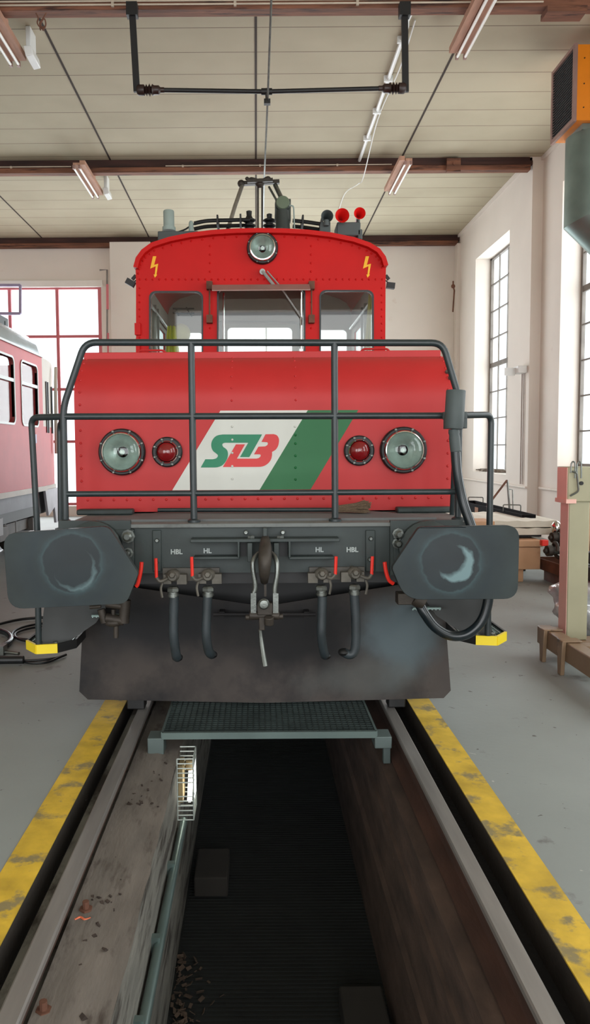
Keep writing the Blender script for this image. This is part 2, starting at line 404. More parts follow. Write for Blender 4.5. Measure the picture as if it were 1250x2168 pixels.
# ceiling
PH0 = ((HC - CAMZ) * ray(548, 58).y / ray(548, 58).z) % .575
cm = bpy.data.materials.new('ceiling_boards'); cm.use_nodes = True; nt = cm.node_tree; N = nt.nodes; L = nt.links; b = N['Principled BSDF']; b.inputs['Roughness'].default_value = .85
tc = N.new('ShaderNodeTexCoord'); mp = N.new('ShaderNodeMapping'); mp.inputs['Location'].default_value = (20 * 2.55 - .03, 40 * .575 - PH0, 0); L.new(tc.outputs['Object'], mp.inputs[0])
bt = N.new('ShaderNodeTexBrick'); bt.offset = 0; bt.squash = 1; bt.inputs['Scale'].default_value = 1; bt.inputs['Mortar Size'].default_value = .006; bt.inputs['Mortar Smooth'].default_value = .2
bt.inputs['Brick Width'].default_value = 2.55; bt.inputs['Row Height'].default_value = .575
bt.inputs['Color1'].default_value = lin((180, 171, 148)); bt.inputs['Color2'].default_value = lin((174, 165, 142)); bt.inputs['Mortar'].default_value = lin((84, 62, 48)); L.new(mp.outputs[0], bt.inputs['Vector'])
ns = N.new('ShaderNodeTexNoise'); ns.inputs['Scale'].default_value = .9; ns.inputs['Detail'].default_value = 9; L.new(mp.outputs[0], ns.inputs['Vector'])
cr = N.new('ShaderNodeValToRGB'); cr.color_ramp.elements[0].position = .3; cr.color_ramp.elements[0].color = (.8, .78, .75, 1); cr.color_ramp.elements[1].position = .6; cr.color_ramp.elements[1].color = (1, 1, 1, 1); L.new(ns.outputs[0], cr.inputs[0])
mx = N.new('ShaderNodeMix'); mx.data_type = 'RGBA'; mx.blend_type = 'MULTIPLY'; mx.inputs[0].default_value = .6; L.new(bt.outputs[0], mx.inputs[6]); L.new(cr.outputs[0], mx.inputs[7]); L.new(mx.outputs[2], b.inputs['Base Color'])
mb = MB(); mb.box((XL, YF, HC), (5.6, YB + .3, HC + .1)); struct(mb.build('ceiling', cm), 'cream boarded ceiling with dark joints')
mb = MB()
for k in range(-3, 3):
    x = .03 + 2.55 * k; mb.box((x - .014, YF, HC - .006), (x + .014, YB, HC))
struct(mb.build('trim_5', pmat('joint_dark', (52, 40, 34), .9)), 'dark lengthwise ceiling joints')
# beams
for i, (D, zb) in enumerate(((8.95, 6.446), (13.92, 6.446), (18.78, 6.446), (4.0, 6.446))):
    mb = MB(); mb.m = 0; mb.box((XL, D - .06, zb + .09), (XR, D + .06, HC)); mb.m = 1; mb.box((XL, D - .083, zb), (XR - .04, D + .083, zb + .09))
    struct(mb.build('trim_%d' % (6 + i), [woodd, woodb], bevel=.01), 'old brown timber beam across the ceiling')
# timber packing blocks
for (px, py, D) in ((960, 350, 13.95),):
    c = P(px, py, D - .13); mb = MB(); mb.box((c.x - .12, c.y - .05, c.z - .12), (c.x + .12, c.y + .02, c.z + .1)); mb.cyl((c.x, c.y - .05, c.z), (c.x, c.y - .07, c.z), .02, seg=8)
    single(mb, 'timber_block', woodb, 'short bolted timber block on the middle ceiling beam', 'wood block')
c = P(1205, 40, 8.8); mb = MB(); mb.box((c.x - .22, 8.84, 6.38), (c.x + .22, 9.05, 6.443))
single(mb, 'timber_block', woodb, 'reddish timber block fixed under the topmost beam near the heater', 'wood block')
# cornice strip on the right wall
mb = MB(); mb.box((XR - .05, 13.86, HC - .06), (XR, YB, HC)); mb.box((XR2 - .05, YF, HC - .06), (XR2, 13.86, HC)); struct(mb.build('trim_10', wallm))
# glazing: right wall
def sash(name, X, w, cols, rows, thick_row, mat=frameg, lab=''):
    y0, y1, z0, z1 = w; mb = MB(); b = .045
    mb.box((X - .03, y0, z0), (X + .03, y0 + b * 1.6, z1)); mb.box((X - .03, y1 - b * 1.6, z0), (X + .03, y1, z1)); mb.box((X - .03, y0, z0), (X + .03, y1, z0 + b)); mb.box((X - .03, y0, z1 - b), (X + .03, y1, z1))
    for i in range(1, cols): y = y0 + (y1 - y0) * i / cols; mb.box((X - .014, y - .012, z0), (X + .014, y + .012, z1))
    for j in range(1, rows):
        z = z0 + (z1 - z0) * j / rows; t = .05 if j == thick_row else .012; mb.box((X - .02, y0, z - t), (X + .02, y1, z + t))
    o = struct(mb.build(name, mat, loc=(X, (y0 + y1) / 2, z0)), lab)
    g = MB(); g.box((X + .002, y0, z0), (X + .006, y1, z1)); g.build('pane', glass, o); return o
sash('window_1', XR2 + .36, W1, 6, 8, 5, lab='tall window with small panes beside the heater duct')
sash('window_2', XR + .36, W2, 4, 8, 4, lab='tall window with small panes beyond the pilaster')
sash('window_3', XR2 + .36, W0, 6, 8, 5); sash('window_4', XR2 + .36, WB, 6, 8, 5)
# end wall glazing, red frames
def gate(name, x0, x1, cols, rowsz, lab, fm=framered_glare, w=.036):
    mb = MB(); Y = YB + .05
    for x in cols: mb.box((x - w, Y - .04, GZ[0]), (x + w, Y + .04, GZ[1]))
    for z in rowsz: mb.box((x0, Y - .035, z - w * .9), (x1, Y + .035, z + w * .9))
    o = struct(mb.build(name, fm, loc=((x0 + x1) / 2, Y, GZ[0])), lab)
    g = MB(); g.box((x0, Y - .002, GZ[0]), (x1, Y + .002, GZ[1])); g.build('pane', glass, o); return o
cx1 = P(122, 700, YB).x
zr = [P(150, 712, YB).z, P(150, 824, YB).z]
zrows = [GZ[0] + .05, zr[0] - 2 * (zr[0] - zr[1]), zr[1], zr[0], GZ[1] - .05]
gate('window_5', GX[0][0], GX[0][1], [GX[0][0] + .05, cx1 - 2.4, cx1 - 1.15, cx1, GX[0][1] - .05], zrows, 'bright glazed gate with thin red frames behind the railcar')
gate('window_6', GX[1][0], GX[1][1], [GX[1][0] + .05, .26, GX[1][1] - .05], [GZ[0] + .05, zrows[1], GZ[1] - .05], 'bright glazed gate behind the locomotive', pmat('pale_sash', (225, 222, 220), .6), .02)
# tilted-open vent sash in window_5
mb = MB(); p = [P(-20, 604, 18.6), P(43, 604, 18.6), P(43, 664, 18.45), P(-20, 664, 18.45)]
for i in range(4): mb.bar(p[i], p[(i + 1) % 4], .06, .06)
s5 = bpy.data.objects['window_5']; mb.build('vent_sash', pmat('violet_sash', (150, 140, 168), .6), s5)
# white lintel strip above gate
mb = MB(); a = P(-30, 606, 18.85); b_ = P(217, 600, 18.85); mb.box((a.x - 1.2, 18.82, b_.z - .08), (b_.x, YB, b_.z + .07)); struct(mb.build('trim_11', revealm))
t = thing('gate_rod', 'thin grey and red rod with a bent top beside the glazed gate', 'rod', P(226, 745, 18.4))
mb = MB(); mb.tube([P(211, 572, 18.42), P(227, 571, 18.42), P(227, 720, 18.42)], .022, 8); mb.build('rod', frameg, t)
mb = MB(); mb.bar(P(227.5, 602, 18.4), P(228, 655, 18.4), .05, .05); mb.bar(P(229, 705, 18.4), P(229, 748, 18.4), .04, .04); [o_.__setitem__('label', 'red painted sleeve') for o_ in each(mb, 'sleeve', framered_glare, t)]
mb = MB(); c0_ = P(960, 606, 18.55); mb.tube([c0_ + Vector((0, 0, .12)), c0_, c0_ + Vector((.03, 0, -.1)), c0_ + Vector((.0, 0, -.6))], .018, 6); mb.ball(c0_, .05, 8, 6); single(mb, 'wall_blob', rust, 'small dark bracket on the far corner of the plaster walls', 'blob')  # shape added for an unidentified dark blob in the corner
# window sill rubbish
mb = MB()
for k in range(26):
    c = Vector((XR + random.uniform(.03, .3), random.uniform(15.2, 17.2), 1.10)); mb.cbox(c + Vector((0, 0, .02)), (random.uniform(.05, .16), random.uniform(.05, .25), random.uniform(.02, .07)), Matrix.Rotation(random.random(), 3, 'Z'))
o = mb.build('rubble', pmat('sill_rubble', (110, 100, 90), .9, var=.4), loc=(XR, 16, 1.08)); o['kind'] = 'stuff'; tag(o, 'loose rubble and scraps on the far window sill', 'rubble')

# wall pipe along right wall + vertical pair + box
def wallpt(px, py, X=XR): return PX(px, py, X)
pp = wallpt(1010, 1024, XR - .03); mb = MB()
mb.tube([(XR - .03, 18.5, .9), (XR - .03, 13.83, .88)], .022, 8); single(mb, 'wall_pipe', wallm, 'thin painted pipe running low along the plaster wall below the far window', 'pipe')
mb = MB(); mb.tube([(XR2 - .03, 13.7, .88), (XR2 - .03, 8.0, .86)], .022, 8); single(mb, 'wall_pipe', wallm, 'thin painted pipe running low along the wall behind the jack post', 'pipe')
bx = wallpt(1099, 784, XR - .1)
t = thing('emergency_light', 'small white emergency light box high on the pinkish pilaster', 'light', (XR - .08, bx.y, bx.z))
mb = MB(); mb.box((XR - .16, bx.y - .16, bx.z - .06), (XR, bx.y + .16, bx.z + .07)); mb.build('housing', plastic, t, bevel=.01)
mb = MB(); mb.box((XR - .35, bx.y + .02, bx.z - .09), (XR - .16, bx.y + .05, bx.z + .05)); mb.build('sign_panel', plastic, t)
mb = MB()
for dy in (-.05, .05): mb.tube([(XR - .02, bx.y + dy, bx.z - .06), (XR - .02, bx.y + dy * 1.0, .93)], .012, 6)
single(mb, 'conduit', pmat('grey_conduit', (176, 166, 160), .6), 'pair of thin vertical conduits under the emergency light', 'conduit')

# ------------------------------------------------------------------ ceiling services
mb = MB(); mb.tube([P(870, 28, 9.1), P(862, 45, 9.25), (1.84, 9.6, HC - .04), (1.84, 13.86, HC - .04)], .028, 8)
for y in (9.9, 10.9, 11.9, 12.9): mb.box((1.78, y - .02, HC - .08), (1.90, y + .02, HC))
single(mb, 'conduit', plastic, 'white conduit running lengthwise under the cream ceiling', 'conduit')
mb = MB(); mb.tube(spline([(1.92, 9.5, HC - .02), (1.94, 10.6, HC - .05), (1.90, 12.2, HC - .04), (1.92, 13.9, HC - .3), (1.86, 14.2, HC - .33), (1.78, 15.6, HC - .05), (1.80, 17.2, HC - .02)], 6), .009, 6)
single(mb, 'ceiling_cable', plastic, 'thin loose white cable beside the lengthwise conduit', 'cable')
for D, z, lab, x0, x1 in ((8.85, 6.525, 'upper of two thin conduits along the topmost ceiling beam', XL, 2.4), (8.85, 6.487, 'lower of two thin conduits along the topmost ceiling beam', XL, 3.2), (13.82, 6.545, 'thin conduit clipped along the middle ceiling beam', -1.55, 2.4), (13.82, 6.545, 'thin conduit on the middle beam beyond the old lamp', XL, -3.2)):
    mb = MB(); mb.tube([(x0, D, z), (x1, D, z)], .010, 8); x = x0 + .3
    while x < x1: mb.cbox((x, D + .01, z - .005), (.03, .04, .035)); x += 1.35
    single(mb, 'conduit', pmat('conduit_grey', (190, 176, 158), .6), lab, 'conduit')
mb = MB()
a = [P(x, y, 8.7) for x, y in ((76, 28), (81, 38), (79, 48), (84, 56), (88, 46), (94, 40), (97, 52), (92, 62), (85, 58), (86, 64))]
mb.tube(spline(a, 5), .008, 6); a = [P(x, y, 8.7) for x, y in ((98, 28), (92, 38), (84, 50), (90, 58), (93, 57), (91, 65))]; mb.tube(spline(a, 5), .008, 6)
single(mb, 'hanging_cable', rust, 'short tangle of cable hanging from the topmost beam', 'cable')
# fluorescent lamps
def lampfix(px, py, lab, s):          # px, py: the far tube tips; s: side of the batten
    z = 6.325; r = ray(px, py); tip = CAM + r * ((z - CAMZ) / r.z); X = tip.x; Yc = tip.y - .75
    t = thing('fluorescent_lamp', lab, 'lamp', (X, Yc, z), 'twin-tube lamps under the beams')
    mb = MB(); mb.box((X + s * .11 - .045, Yc - .82, z + .03), (X + s * .11 + .045, Yc + .72, z + .10)); mb.box((X - .05, Yc - .8, z + .035), (X + .06, Yc + .74, z + .07)); mb.box((X + s * .11 - .04, 0, 0), (X + s * .11 + .04, .001, .001)) if False else None; mb.box((X + s * .11 - .04, Yc - .06, z + .09), (X + s * .11 + .04, Yc + .06, z + .15)); mb.build('batten', battenm, t)
    for e in (-1, 1):
        mb = MB(); mb.cyl((X + e * .048, Yc - .74, z), (X + e * .048, Yc + .74, z), .017, seg=12); mb.build('lamp_tube', tubem, t)
        mb = MB()
        for g in (-1, 1): mb.box((X + e * .048 - .018, Yc + g * .76 - .02, z - .02), (X + e * .048 + .018, Yc + g * .76 + .02, z + .04))
        each(mb, 'lamp_holder', greyt, t)
    return X, tip.y
lampfix(977, 121, 'twin-tube lamp under the topmost beam nearest the orange heater', -1)
lampfix(831, 410, 'twin-tube lamp under the middle beam on the tall-window side', -1)
xl1 = lampfix(31, 137, 'twin-tube lamp cut by the picture edge, white box at its tip', 1)
xl2 = lampfix(202, 418, 'twin-tube lamp under the middle beam with a small white box at its tip', 1)
for (X, Y), lab in ((xl1, 'translucent white box beside the tip of the edge-cut lamp'), (xl2, 'small translucent box beside the middle-beam lamp')):
    X += .235; Y -= .1
    mb = MB(); mb.prism([[(X - .05, Y - .17, 6.42), (X + .05, Y - .17, 6.42), (X + .07, Y - .17, 6.31), (X - .02, Y - .17, 6.29)]], (0, .34, 0)); mb.box((X - .03, Y - .12, 6.42), (X + .03, Y + .12, HC)); single(mb, 'emergency_lamp', plastic, lab, 'lamp', bevel=.01)
# ------------------------------------------------------------------ catenary
t = thing('wire_support', 'black hanging frame carrying the overhead wire below the top beam', 'wire support', (.05, 8.8, 5.7))
for x, lean in ((280, 10), (857, 2)):
    mb = MB(); a = P(x, 22, 8.8); b = P(x + lean, 195, 8.8); mb.bar(a, b, .07, .035, up=(0, 1, 0)); mb.cbox(a, (.12, .1, .14)); mb.build('hanger', blackm, t)
L_ = P(300, 191, 8.8); R_ = P(850, 187, 8.8); C_ = P(565, 194, 8.8)
for e, s in ((L_, 1), (R_, -1)):
    mb = MB(); prof = [(.045, 0), (.06, .02), (.06, .08), (.035, .09), (.065, .105), (.035, .12), (.07, .14), (.035, .155), (.065, .17), (.05, .19), (.05, .24), (.03, .26), (.03, .3)]
    mb.lathe([(r * .95, d) for r, d in prof], e - Vector((s * .05, 0, 0)), (s, 0, 0), 16); mb.build('insulator', pmat('dark_insulator', (44, 28, 24), .4), t)
mb = MB(); mb.tube([L_ + Vector((.2, 0, 0)), C_, R_ - Vector((.2, 0, 0))], .024, 10); mb.build('cross_bar', blackm, t)
mb = MB(); mb.cyl(C_ - Vector((.06, 0, 0)), C_ + Vector((.06, 0, 0)), .035, seg=12); mb.bar(C_ + Vector((0, 0, .03)), P(566, 218, 8.8), .035, .04); mb.cbox(P(566, 216, 8.8), (.07, .06, .05)); mb.build('wire_clamp', blackm, t)
wz = C_.z - .12
mb = MB(); mb.tube([P(577, -60, 7.2), C_ + Vector((.01, -.03, -.10)), P(560, 374, 10.35), P(556, 520, 16.0)], .011, 8); single(mb, 'overhead_wire', steel, 'thin contact wire running over the locomotive roof', 'wire')
# ------------------------------------------------------------------ heater
t = thing('air_heater', 'orange air heater with black grille hanging beside the plaster wall', 'heater', (4.4, 10.05, 5.55))
mb = MB(); mb.box((3.93, 9.70, 5.57), (5.1, 10.40, 6.46)); mb.build('casing', orange, t)
mb = MB()
for z in (5.72, 6.0, 6.3): mb.cyl((4.02, 9.70, z), (4.02, 9.692, z), .008, seg=8)
for x in (4.12, 4.3): mb.cyl((x, 9.70, 6.42), (x, 9.692, 6.42), .008, seg=8); mb.cyl((x, 9.70, 5.62), (x, 9.692, 5.62), .008, seg=8)
each(mb, 'screw', blackm, t)
mb = MB(); mb.box((3.89, 9.68, 5.55), (3.93, 9.73, 6.47)); mb.box((3.89, 10.37, 5.55), (3.93, 10.42, 6.47)); mb.box((3.891, 9.731, 6.43), (3.929, 10.369, 6.47)); mb.box((3.891, 9.731, 5.55), (3.929, 10.369, 5.60)); fr = mb.build('grille_frame', greyt, t)
mb = MB(); z = 5.61
mb.box((3.925, 9.73, 5.6), (3.93, 10.37, 6.43))
while z < 6.42: mb.bar((3.908, 9.735, z), (3.908, 10.365, z), .03, .007); z += .033
mb.build('grille', pmat('grille_dark', (52, 52, 54), .6), fr)
mb = MB(); mb.box((4.05, 9.79, 5.5), (4.95, 10.32, 5.57)); mb.build('outlet_collar', galv, t)
ax = 4.33; mb = MB(); mb.cyl((ax, 10.05, 5.52), (ax, 10.05, 4.72), .36, seg=40); prof = []
mb2 = MB()
t2 = thing('air_duct', 'wide galvanised duct dropping from the orange heater', 'duct', (ax, 10.05, 4.5))
pts = [Vector((ax, 10.05, 5.50)), Vector((ax, 10.05, 4.72)), Vector((ax + .12, 10.05, 4.42)), Vector((ax + 1.0, 10.05, 3.4))]
def ringtube(mb, secs, seg=40):
    vs = []; fs = []
    for c, n in secs:
        n = n.normalized(); u = Vector((0, 1, 0)); w = n.cross(u).normalized()
        for k in range(seg): a = 2 * PI * k / seg; vs.append(c + (u * math.cos(a) + w * math.sin(a) * 1.0) * .36)
    for i in range(len(secs) - 1):
        for k in range(seg): k2 = (k + 1) % seg; fs.append((i * seg + k, i * seg + k2, (i + 1) * seg + k2, (i + 1) * seg + k))
    mb.add(vs, fs)
# mitred joint at z 4.6
def mitre(c, d1, d2, seg=40, r=.36):
    nn = (d1.normalized() + d2.normalized()).normalized(); out = []
    u = Vector((0, 1, 0)); w = d1.normalized().cross(u).normalized()
    for k in range(seg):
        a = 2 * PI * k / seg; p = c + (u * math.cos(a) + w * math.sin(a)) * r; tt = -(p - c).dot(nn) / d1.normalized().dot(nn); out.append(p + d1.normalized() * tt)
    return out
d1 = Vector((0, 0, -1)); d2 = Vector((.8, 0, -.75)); c0 = Vector((ax, 10.05, 5.50)); c1 = Vector((ax, 10.05, 4.55)); M_ = mitre(c1, d1, d2); seg = 40
w = d1.cross(Vector((0, 1, 0))).normalized(); top = [c0 + (Vector((0, 1, 0)) * math.cos(2 * PI * k / seg) + w * math.sin(2 * PI * k / seg)) * .36 for k in range(seg)]
mb = MB(); mb.add(top + M_, [(k, (k + 1) % seg, seg + (k + 1) % seg, seg + k) for k in range(seg)]); mb.build('duct_pipe', galv, t2)
end = [p + d2.normalized() * 1.3 for p in M_]; mb = MB(); mb.add(M_ + end, [(k, (k + 1) % seg, seg + (k + 1) % seg, seg + k) for k in range(seg)]); mb.build('duct_elbow', galv, t2)
# ================================================================== THE LOCOMOTIVE
CX = .05; DB = 4.06; DH = 4.75; DC = 8.15; ZD = 1.19
loco = thing('locomotive', 'red electric shunting locomotive with white and green stripe over the pit', 'locomotive', (CX, DB, 0))
HW = 1.165
# ---- hood
ZT = 2.17; RA = .29
prof = [(DH, ZD + .01), (DH, 1.88)] + [(DH + RA - RA * math.cos(a), 1.88 + RA * math.sin(a)) for a in [PI / 2 * k / 14 for k in range(1, 15)]] + [(DC - .01, ZT), (DC - .01, ZD + .01)]
mb = MB(); mb.prism([[(CX - HW, y, z) for y, z in prof]], (2 * HW, 0, 0)); S = .455 / 6
def hoodpt(s):          # distance up the front face from z 1.88
    if s <= 0: return Vector((0, DH, 1.88 + s)), Vector((0, -1, 0))
    a = min(s / RA, PI / 2); return Vector((0, DH + RA - RA * math.cos(a), 1.88 + RA * math.sin(a))), Vector((0, -math.cos(a), math.sin(a)))
for px in (492, 627):
    x = P(px, 980, DH).x
    for k in range(-9, 6):
        p, n = hoodpt(k * .078 - .0); p.x = x
        if p.z > 1.84: mb.rivet(p, n, .0075)
for sx in (-1, 1):
    for k in range(-8, 6):
        p, n = hoodpt(k * .078 - .02); p.x = CX + sx * (HW - .035)
        if p.z > 1.3: mb.rivet(p, n, .0085)
n_ = 28
for k in range(n_):
    x = CX - HW + .07 + (2 * HW - .14) * k / (n_ - 1); mb.rivet((x, DH, 1.275), (0, -1, 0), .0085)
hood = mb.build('hood', red2, loco)
mb = MB()
for px, py in ((164, 793), (161, 810), (943, 793), (947, 808)):
    p, n = hoodpt((1.57 + (955 - py) / 1630 * 4.8) - 1.88 + .01); p.x = P(px, py, 4.85).x; mb.lathe([(.014, 0), (.014, .012), (.009, .018)], p, n, 6)
each(mb, 'bolt', steel, hood)
mb = MB(); a = P(178, 757, 5.06); b = P(933, 757, 5.06); mb.box((a.x, 5.05, ZT - .005), (b.x, 5.08, ZT + .045)); mb.box((a.x, 5.05, ZT - .01), (b.x, 5.16, ZT + .005))
mb.build('hood_ridge', red2, loco, bevel=.004)
for x0, x1 in ((288, 354), (762, 828)):
    mb = MB(); a = P(x0, 750, 5.3); b = P(x1, 750, 5.3); z0 = ZT
    mb.tube(rpath([(a.x, 5.3, z0), (a.x + .012, 5.3, z0 + .088), (b.x - .012, 5.3, z0 + .088), (b.x, 5.3, z0)], .03), .0075, 8)
    for x in (a.x, b.x): mb.cyl((x, 5.3, z0 - .01), (x, 5.3, z0 + .035), .016, seg=10)
    mb.build('lifting_handle', red2, loco)
# ---- stripe and logo
def decal(poly, mat, name, D, off, par, t=.0012):
    mb = MB(); mb.prism([[P(x, y, D) + Vector((0, -off, 0)) for x, y in poly]], (0, t, 0)); return mb.build(name, mat, par, smooth=False)
dw = decal([(467, 869.5), (652, 868.5), (550, 1037), (365, 1038)], white, 'white_stripe', DH, .0022, hood); dw['label'] = 'off-white slanted stripe'
dg = decal([(652, 868.5), (759, 868), (658, 1036), (550, 1037)], green, 'green_stripe', DH, .0022, hood); dg['label'] = 'green slanted stripe'
S6 = 6.944
def lg(pts): return [(420 + x / S6, 905 + y / S6) for x, y in pts]
def smooth2(pts, corner):       # catmull through points except at flagged corners
    out = []; n = len(pts)
    for i in range(n):
        p1 = Vector(pts[i]); p2 = Vector(pts[(i + 1) % n]); p0 = Vector(pts[i - 1]) if i not in corner else p1; p3 = Vector(pts[(i + 2) % n]) if (i + 1) % n not in corner else p2
        if i in corner and (i + 1) % n in corner: out.append(tuple(p1)); continue
        for k in range(5):
            t = k / 5; v = .5 * ((2 * p1) + (p2 - p0) * t + (2 * p0 - 5 * p1 + 4 * p2 - p3) * t * t + (3 * p1 - p0 - 3 * p2 + p3) * t ** 3); out.append((v.x, v.y))
    return out
G = [(38, 588), (105, 467), (215, 467), (262, 455), (288, 425), (286, 402), (262, 380), (222, 348), (198, 302), (192, 250), (205, 195), (240, 145), (290, 115), (360, 103), (940, 103), (752, 435), (615, 435), (735, 225), (395, 225), (364, 235), (355, 258), (370, 287), (408, 315), (431, 350), (438, 400), (425, 460), (390, 520), (345, 562), (285, 584), (230, 588)]
gc = {0, 1, 2, 14, 15, 16, 17, 18, 29, 13}
R_l = [(362, 581), (555, 248), (688, 248), (570, 458), (855, 458), (892, 448), (915, 425), (918, 405), (905, 395), (820, 395), (885, 283), (985, 278), (1015, 260), (1025, 235), (1015, 217), (930, 212), (990, 100), (1110, 98), (1155, 115), (1182, 155), (1188, 200), (1175, 270), (1140, 325), (1085, 360), (1085, 410), (1070, 470), (1035, 520), (980, 560), (920, 577), (860, 580)]
rc = {0, 1, 2, 3, 4, 9, 10, 11, 15, 16, 17, 23, 29, 8, 14}
decal(lg(smooth2(G, gc)), lgreen, 'emblem_green', DH, .0045, dw); decal(lg(smooth2(R_l, rc)), lred, 'emblem_red', DH, .0045, dw)
mb = MB()
for px, rng in ((492, (903, 931, 959, 987, 1014)), ):
    for y in rng: mb.rivet(P(px, y, DH - .004), (0, -1, 0), .008)
mb.rivet(P(625, 903, DH - .004), (0, -1, 0), .008); mb.build('rivet', white, dw)
mb = MB()
for y in (921, 939, 965, 990, 1015): mb.rivet(P(626, y, DH - .004), (0, -1, 0), .008)
mb.build('rivet', green, dg)
# ---- lamps
def roundlamp(px, py, D, ro, rc_, rl, name, kind, depth=.05, par=None):
    c = P(px, py, D); par = par or loco
    mb = MB(); mb.lathe([(ro, 0), (ro, depth * .7), (ro - .008, depth * .9), (rc_, depth * .9), (rc_, 0)], c, (0, -1, 0), 40); o = mb.build(name, blackm, par)
    mb = MB(); mb.lathe([(rc_, depth * .6), (rc_ + .002, depth * 1.15), (rc_ - .006, depth * 1.45), (rl + .002, depth * 1.5), (rl, depth * 1.2)], c, (0, -1, 0), 40, False, False); mb.build('chrome_ring', chrome, o)
    if kind == 'white':
        mb = MB(); mb.lathe([(rl * .12, depth * -.2), (rl * .5, depth * .2), (rl * .85, depth * .8), (rl, depth * 1.25)], c, (0, -1, 0), 32, False, False); mb.build('reflector', refl, o)
        mb = MB(); mb.lathe([(rl * .16, depth * .2), (rl * .16, depth * .5), (rl * .05, depth * .75)], c, (0, -1, 0), 14); mb.build('bulb', chrome, o)
        m_ = lens
    else: m_ = redlens
    mb = MB(); mb.lathe([(rl, depth * 1.3), (rl * .93, depth * 1.62), (rl * .75, depth * 1.95), (rl * .5, depth * 2.2), (rl * .25, depth * 2.32), (0, depth * 2.36)], c, (0, -1, 0), 32, kind != 'white', False); mb.build('lens', m_, o)
    mb = MB()
    for k in range(8):
        a = 2 * PI * (k + .5) / 8; rr_ = (ro + rc_) / 2 + .002; mb.lathe([(.008, 0), (.008, .006), (.005, .008)], c + Vector((math.cos(a) * rr_, -depth * .9, math.sin(a) * rr_)), (0, -1, 0), 8)
    each(mb, 'screw', steel, o); return o
roundlamp(260, 957, DH, .143, .122, .108, 'headlight', 'white')
roundlamp(853, 953, DH, .143, .122, .108, 'headlight', 'white')
roundlamp(355, 957, DH, .093, .067, .059, 'tail_light', 'red', .035)
roundlamp(760, 954, DH, .093, .067, .059, 'tail_light', 'red', .035)
# ---- deck and frame
mb = MB(); x0 = P(133, 1107, DB).x; x1 = P(1002, 1104, DB).x
mb.box((x0, DB - .02, ZD - .022), (x1, 8.2, ZD)); mb.build('deck', deckm, loco, bevel=.004)
mb = MB(); mb.prism([[(CX - .93, DB + .12, ZD), (CX + .93, DB + .12, ZD), (CX + .62, DH - .02, ZD), (CX - .62, DH - .02, ZD)]], (0, 0, .012)); mb.build('deck_plate', pmat('deck_mat', (96, 98, 98), .7, var=.1), loco)
mb = MB()
for s in (-1, 1): mb.box((CX + s * .80, DH - .12, ZD), (CX + s * 1.14, DH - .03, ZD + .035))
each(mb, 'foot_strip', dgrey, loco, bevel=.01)
zb = P(560, 1212, DB).z
mb = MB(); mb.box((CX - 1.12, DB, zb), (CX + 1.12, DB + .06, ZD - .022)); beam = mb.build('buffer_beam', dgrey, loco)
# vertical strap plates on beam
mb = MB()
for xa, xb in ((323, 343), (774, 794)): a = P(xa, 1122, DB); b = P(xb, 1210, DB); mb.box((a.x, DB - .015, b.z), (b.x, DB, a.z))
for xa, xb in ((225, 287), (832, 858)): a = P(xa, 1120, DB); b = P(xb, 1215, DB); mb.box((a.x, DB - .035, b.z), (b.x, DB, a.z))
each(mb, 'strap_plate', dgrey, beam, bevel=.005)
mb = MB()
for px, py, r in ((333, 1144, .012), (333, 1190, .010), (785, 1140, .012), (783, 1184, .012), (521, 1127, .013), (599, 1127, .013)): mb.lathe([(r, 0), (r, .014), (r * .7, .018)], P(px, py, DB - .015), (0, -1, 0), 6)
for px, py, r in ((272, 1135, .026), (272, 1170, .02), (843, 1130, .022), (841, 1150, .02)): mb.lathe([(r * 1.4, 0), (r * 1.4, .01), (r, .01), (r, .045), (r * .6, .055)], P(px, py, DB - .04), (0, -1, 0), 8)
each(mb, 'bolt', steel, beam)
# draw gear flanges
mb = MB(); D0 = DB - .10
def pb(x0_, y0_, x1_, y1_, Da, Db_): a = P(x0_, y0_, Da); b = P(x1_, y1_, Da); mb.box((a.x, Da, b.z), (b.x, Db_, a.z))
pb(403, 1142, 720, 1147, D0, DB); pb(410, 1179, 508, 1184, D0 + .02, DB); pb(612, 1179, 708, 1184, D0 + .02, DB)
pb(503, 1146, 508, 1181, D0, DB); pb(611, 1146, 616, 1181, D0, DB); pb(557, 1118, 566, 1143, DB - .08, DB)
pb(524, 1150, 535, 1190, D0 - .02, DB); pb(580, 1150, 591, 1190, D0 - .02, DB)
mb.build('draw_box', dgrey, beam, bevel=.003)
mb = MB(); pb(509, 1148, 523, 1178, DB - .004, DB - .002); pb(592, 1148, 610, 1178, DB - .004, DB - .002); each(mb, 'draw_box_opening', blackm, beam)  # flat black plates painted for the dark inside the pockets
mb = MB()
for px in (532, 594): mb.lathe([(.02, 0), (.02, .02)], P(px, 1142, D0 + .04), (0, 0, 1), 6)
each(mb, 'bolt', steel, beam)
# lettering
def text(s, px, py, D, h, par, mat, off=.004, ys=1):
    c = bpy.data.curves.new('lettering', 'FONT'); c.body = s; c.align_x = 'CENTER'; c.align_y = 'CENTER'; c.size = h / .72; c.extrude = .0008; c.offset = .0012
    o = bpy.data.objects.new('lettering', c); COL.objects.link(o); p = P(px, py, D) + Vector((0, -off, 0)); o.parent = par
    o.location = p - ORG[par.name]; o.rotation_euler = (PI / 2, 0, 0); c.materials.append(mat); ORG[o.name] = p
    dg_ = bpy.context.evaluated_depsgraph_get(); me = bpy.data.meshes.new_from_object(o.evaluated_get(dg_)); o2 = bpy.data.objects.new('lettering', me); COL.objects.link(o2); o2.parent = par; o2.location = o.location; o2.rotation_euler = o.rotation_euler; bpy.data.objects.remove(o); return o2
for s, px, py in (('HBL', 374, 1168.5), ('HL', 439.5, 1166.5), ('HL', 676.5, 1164), ('HBL', 746, 1164)): text(s, px, py, DB, .0255, beam, letterm)
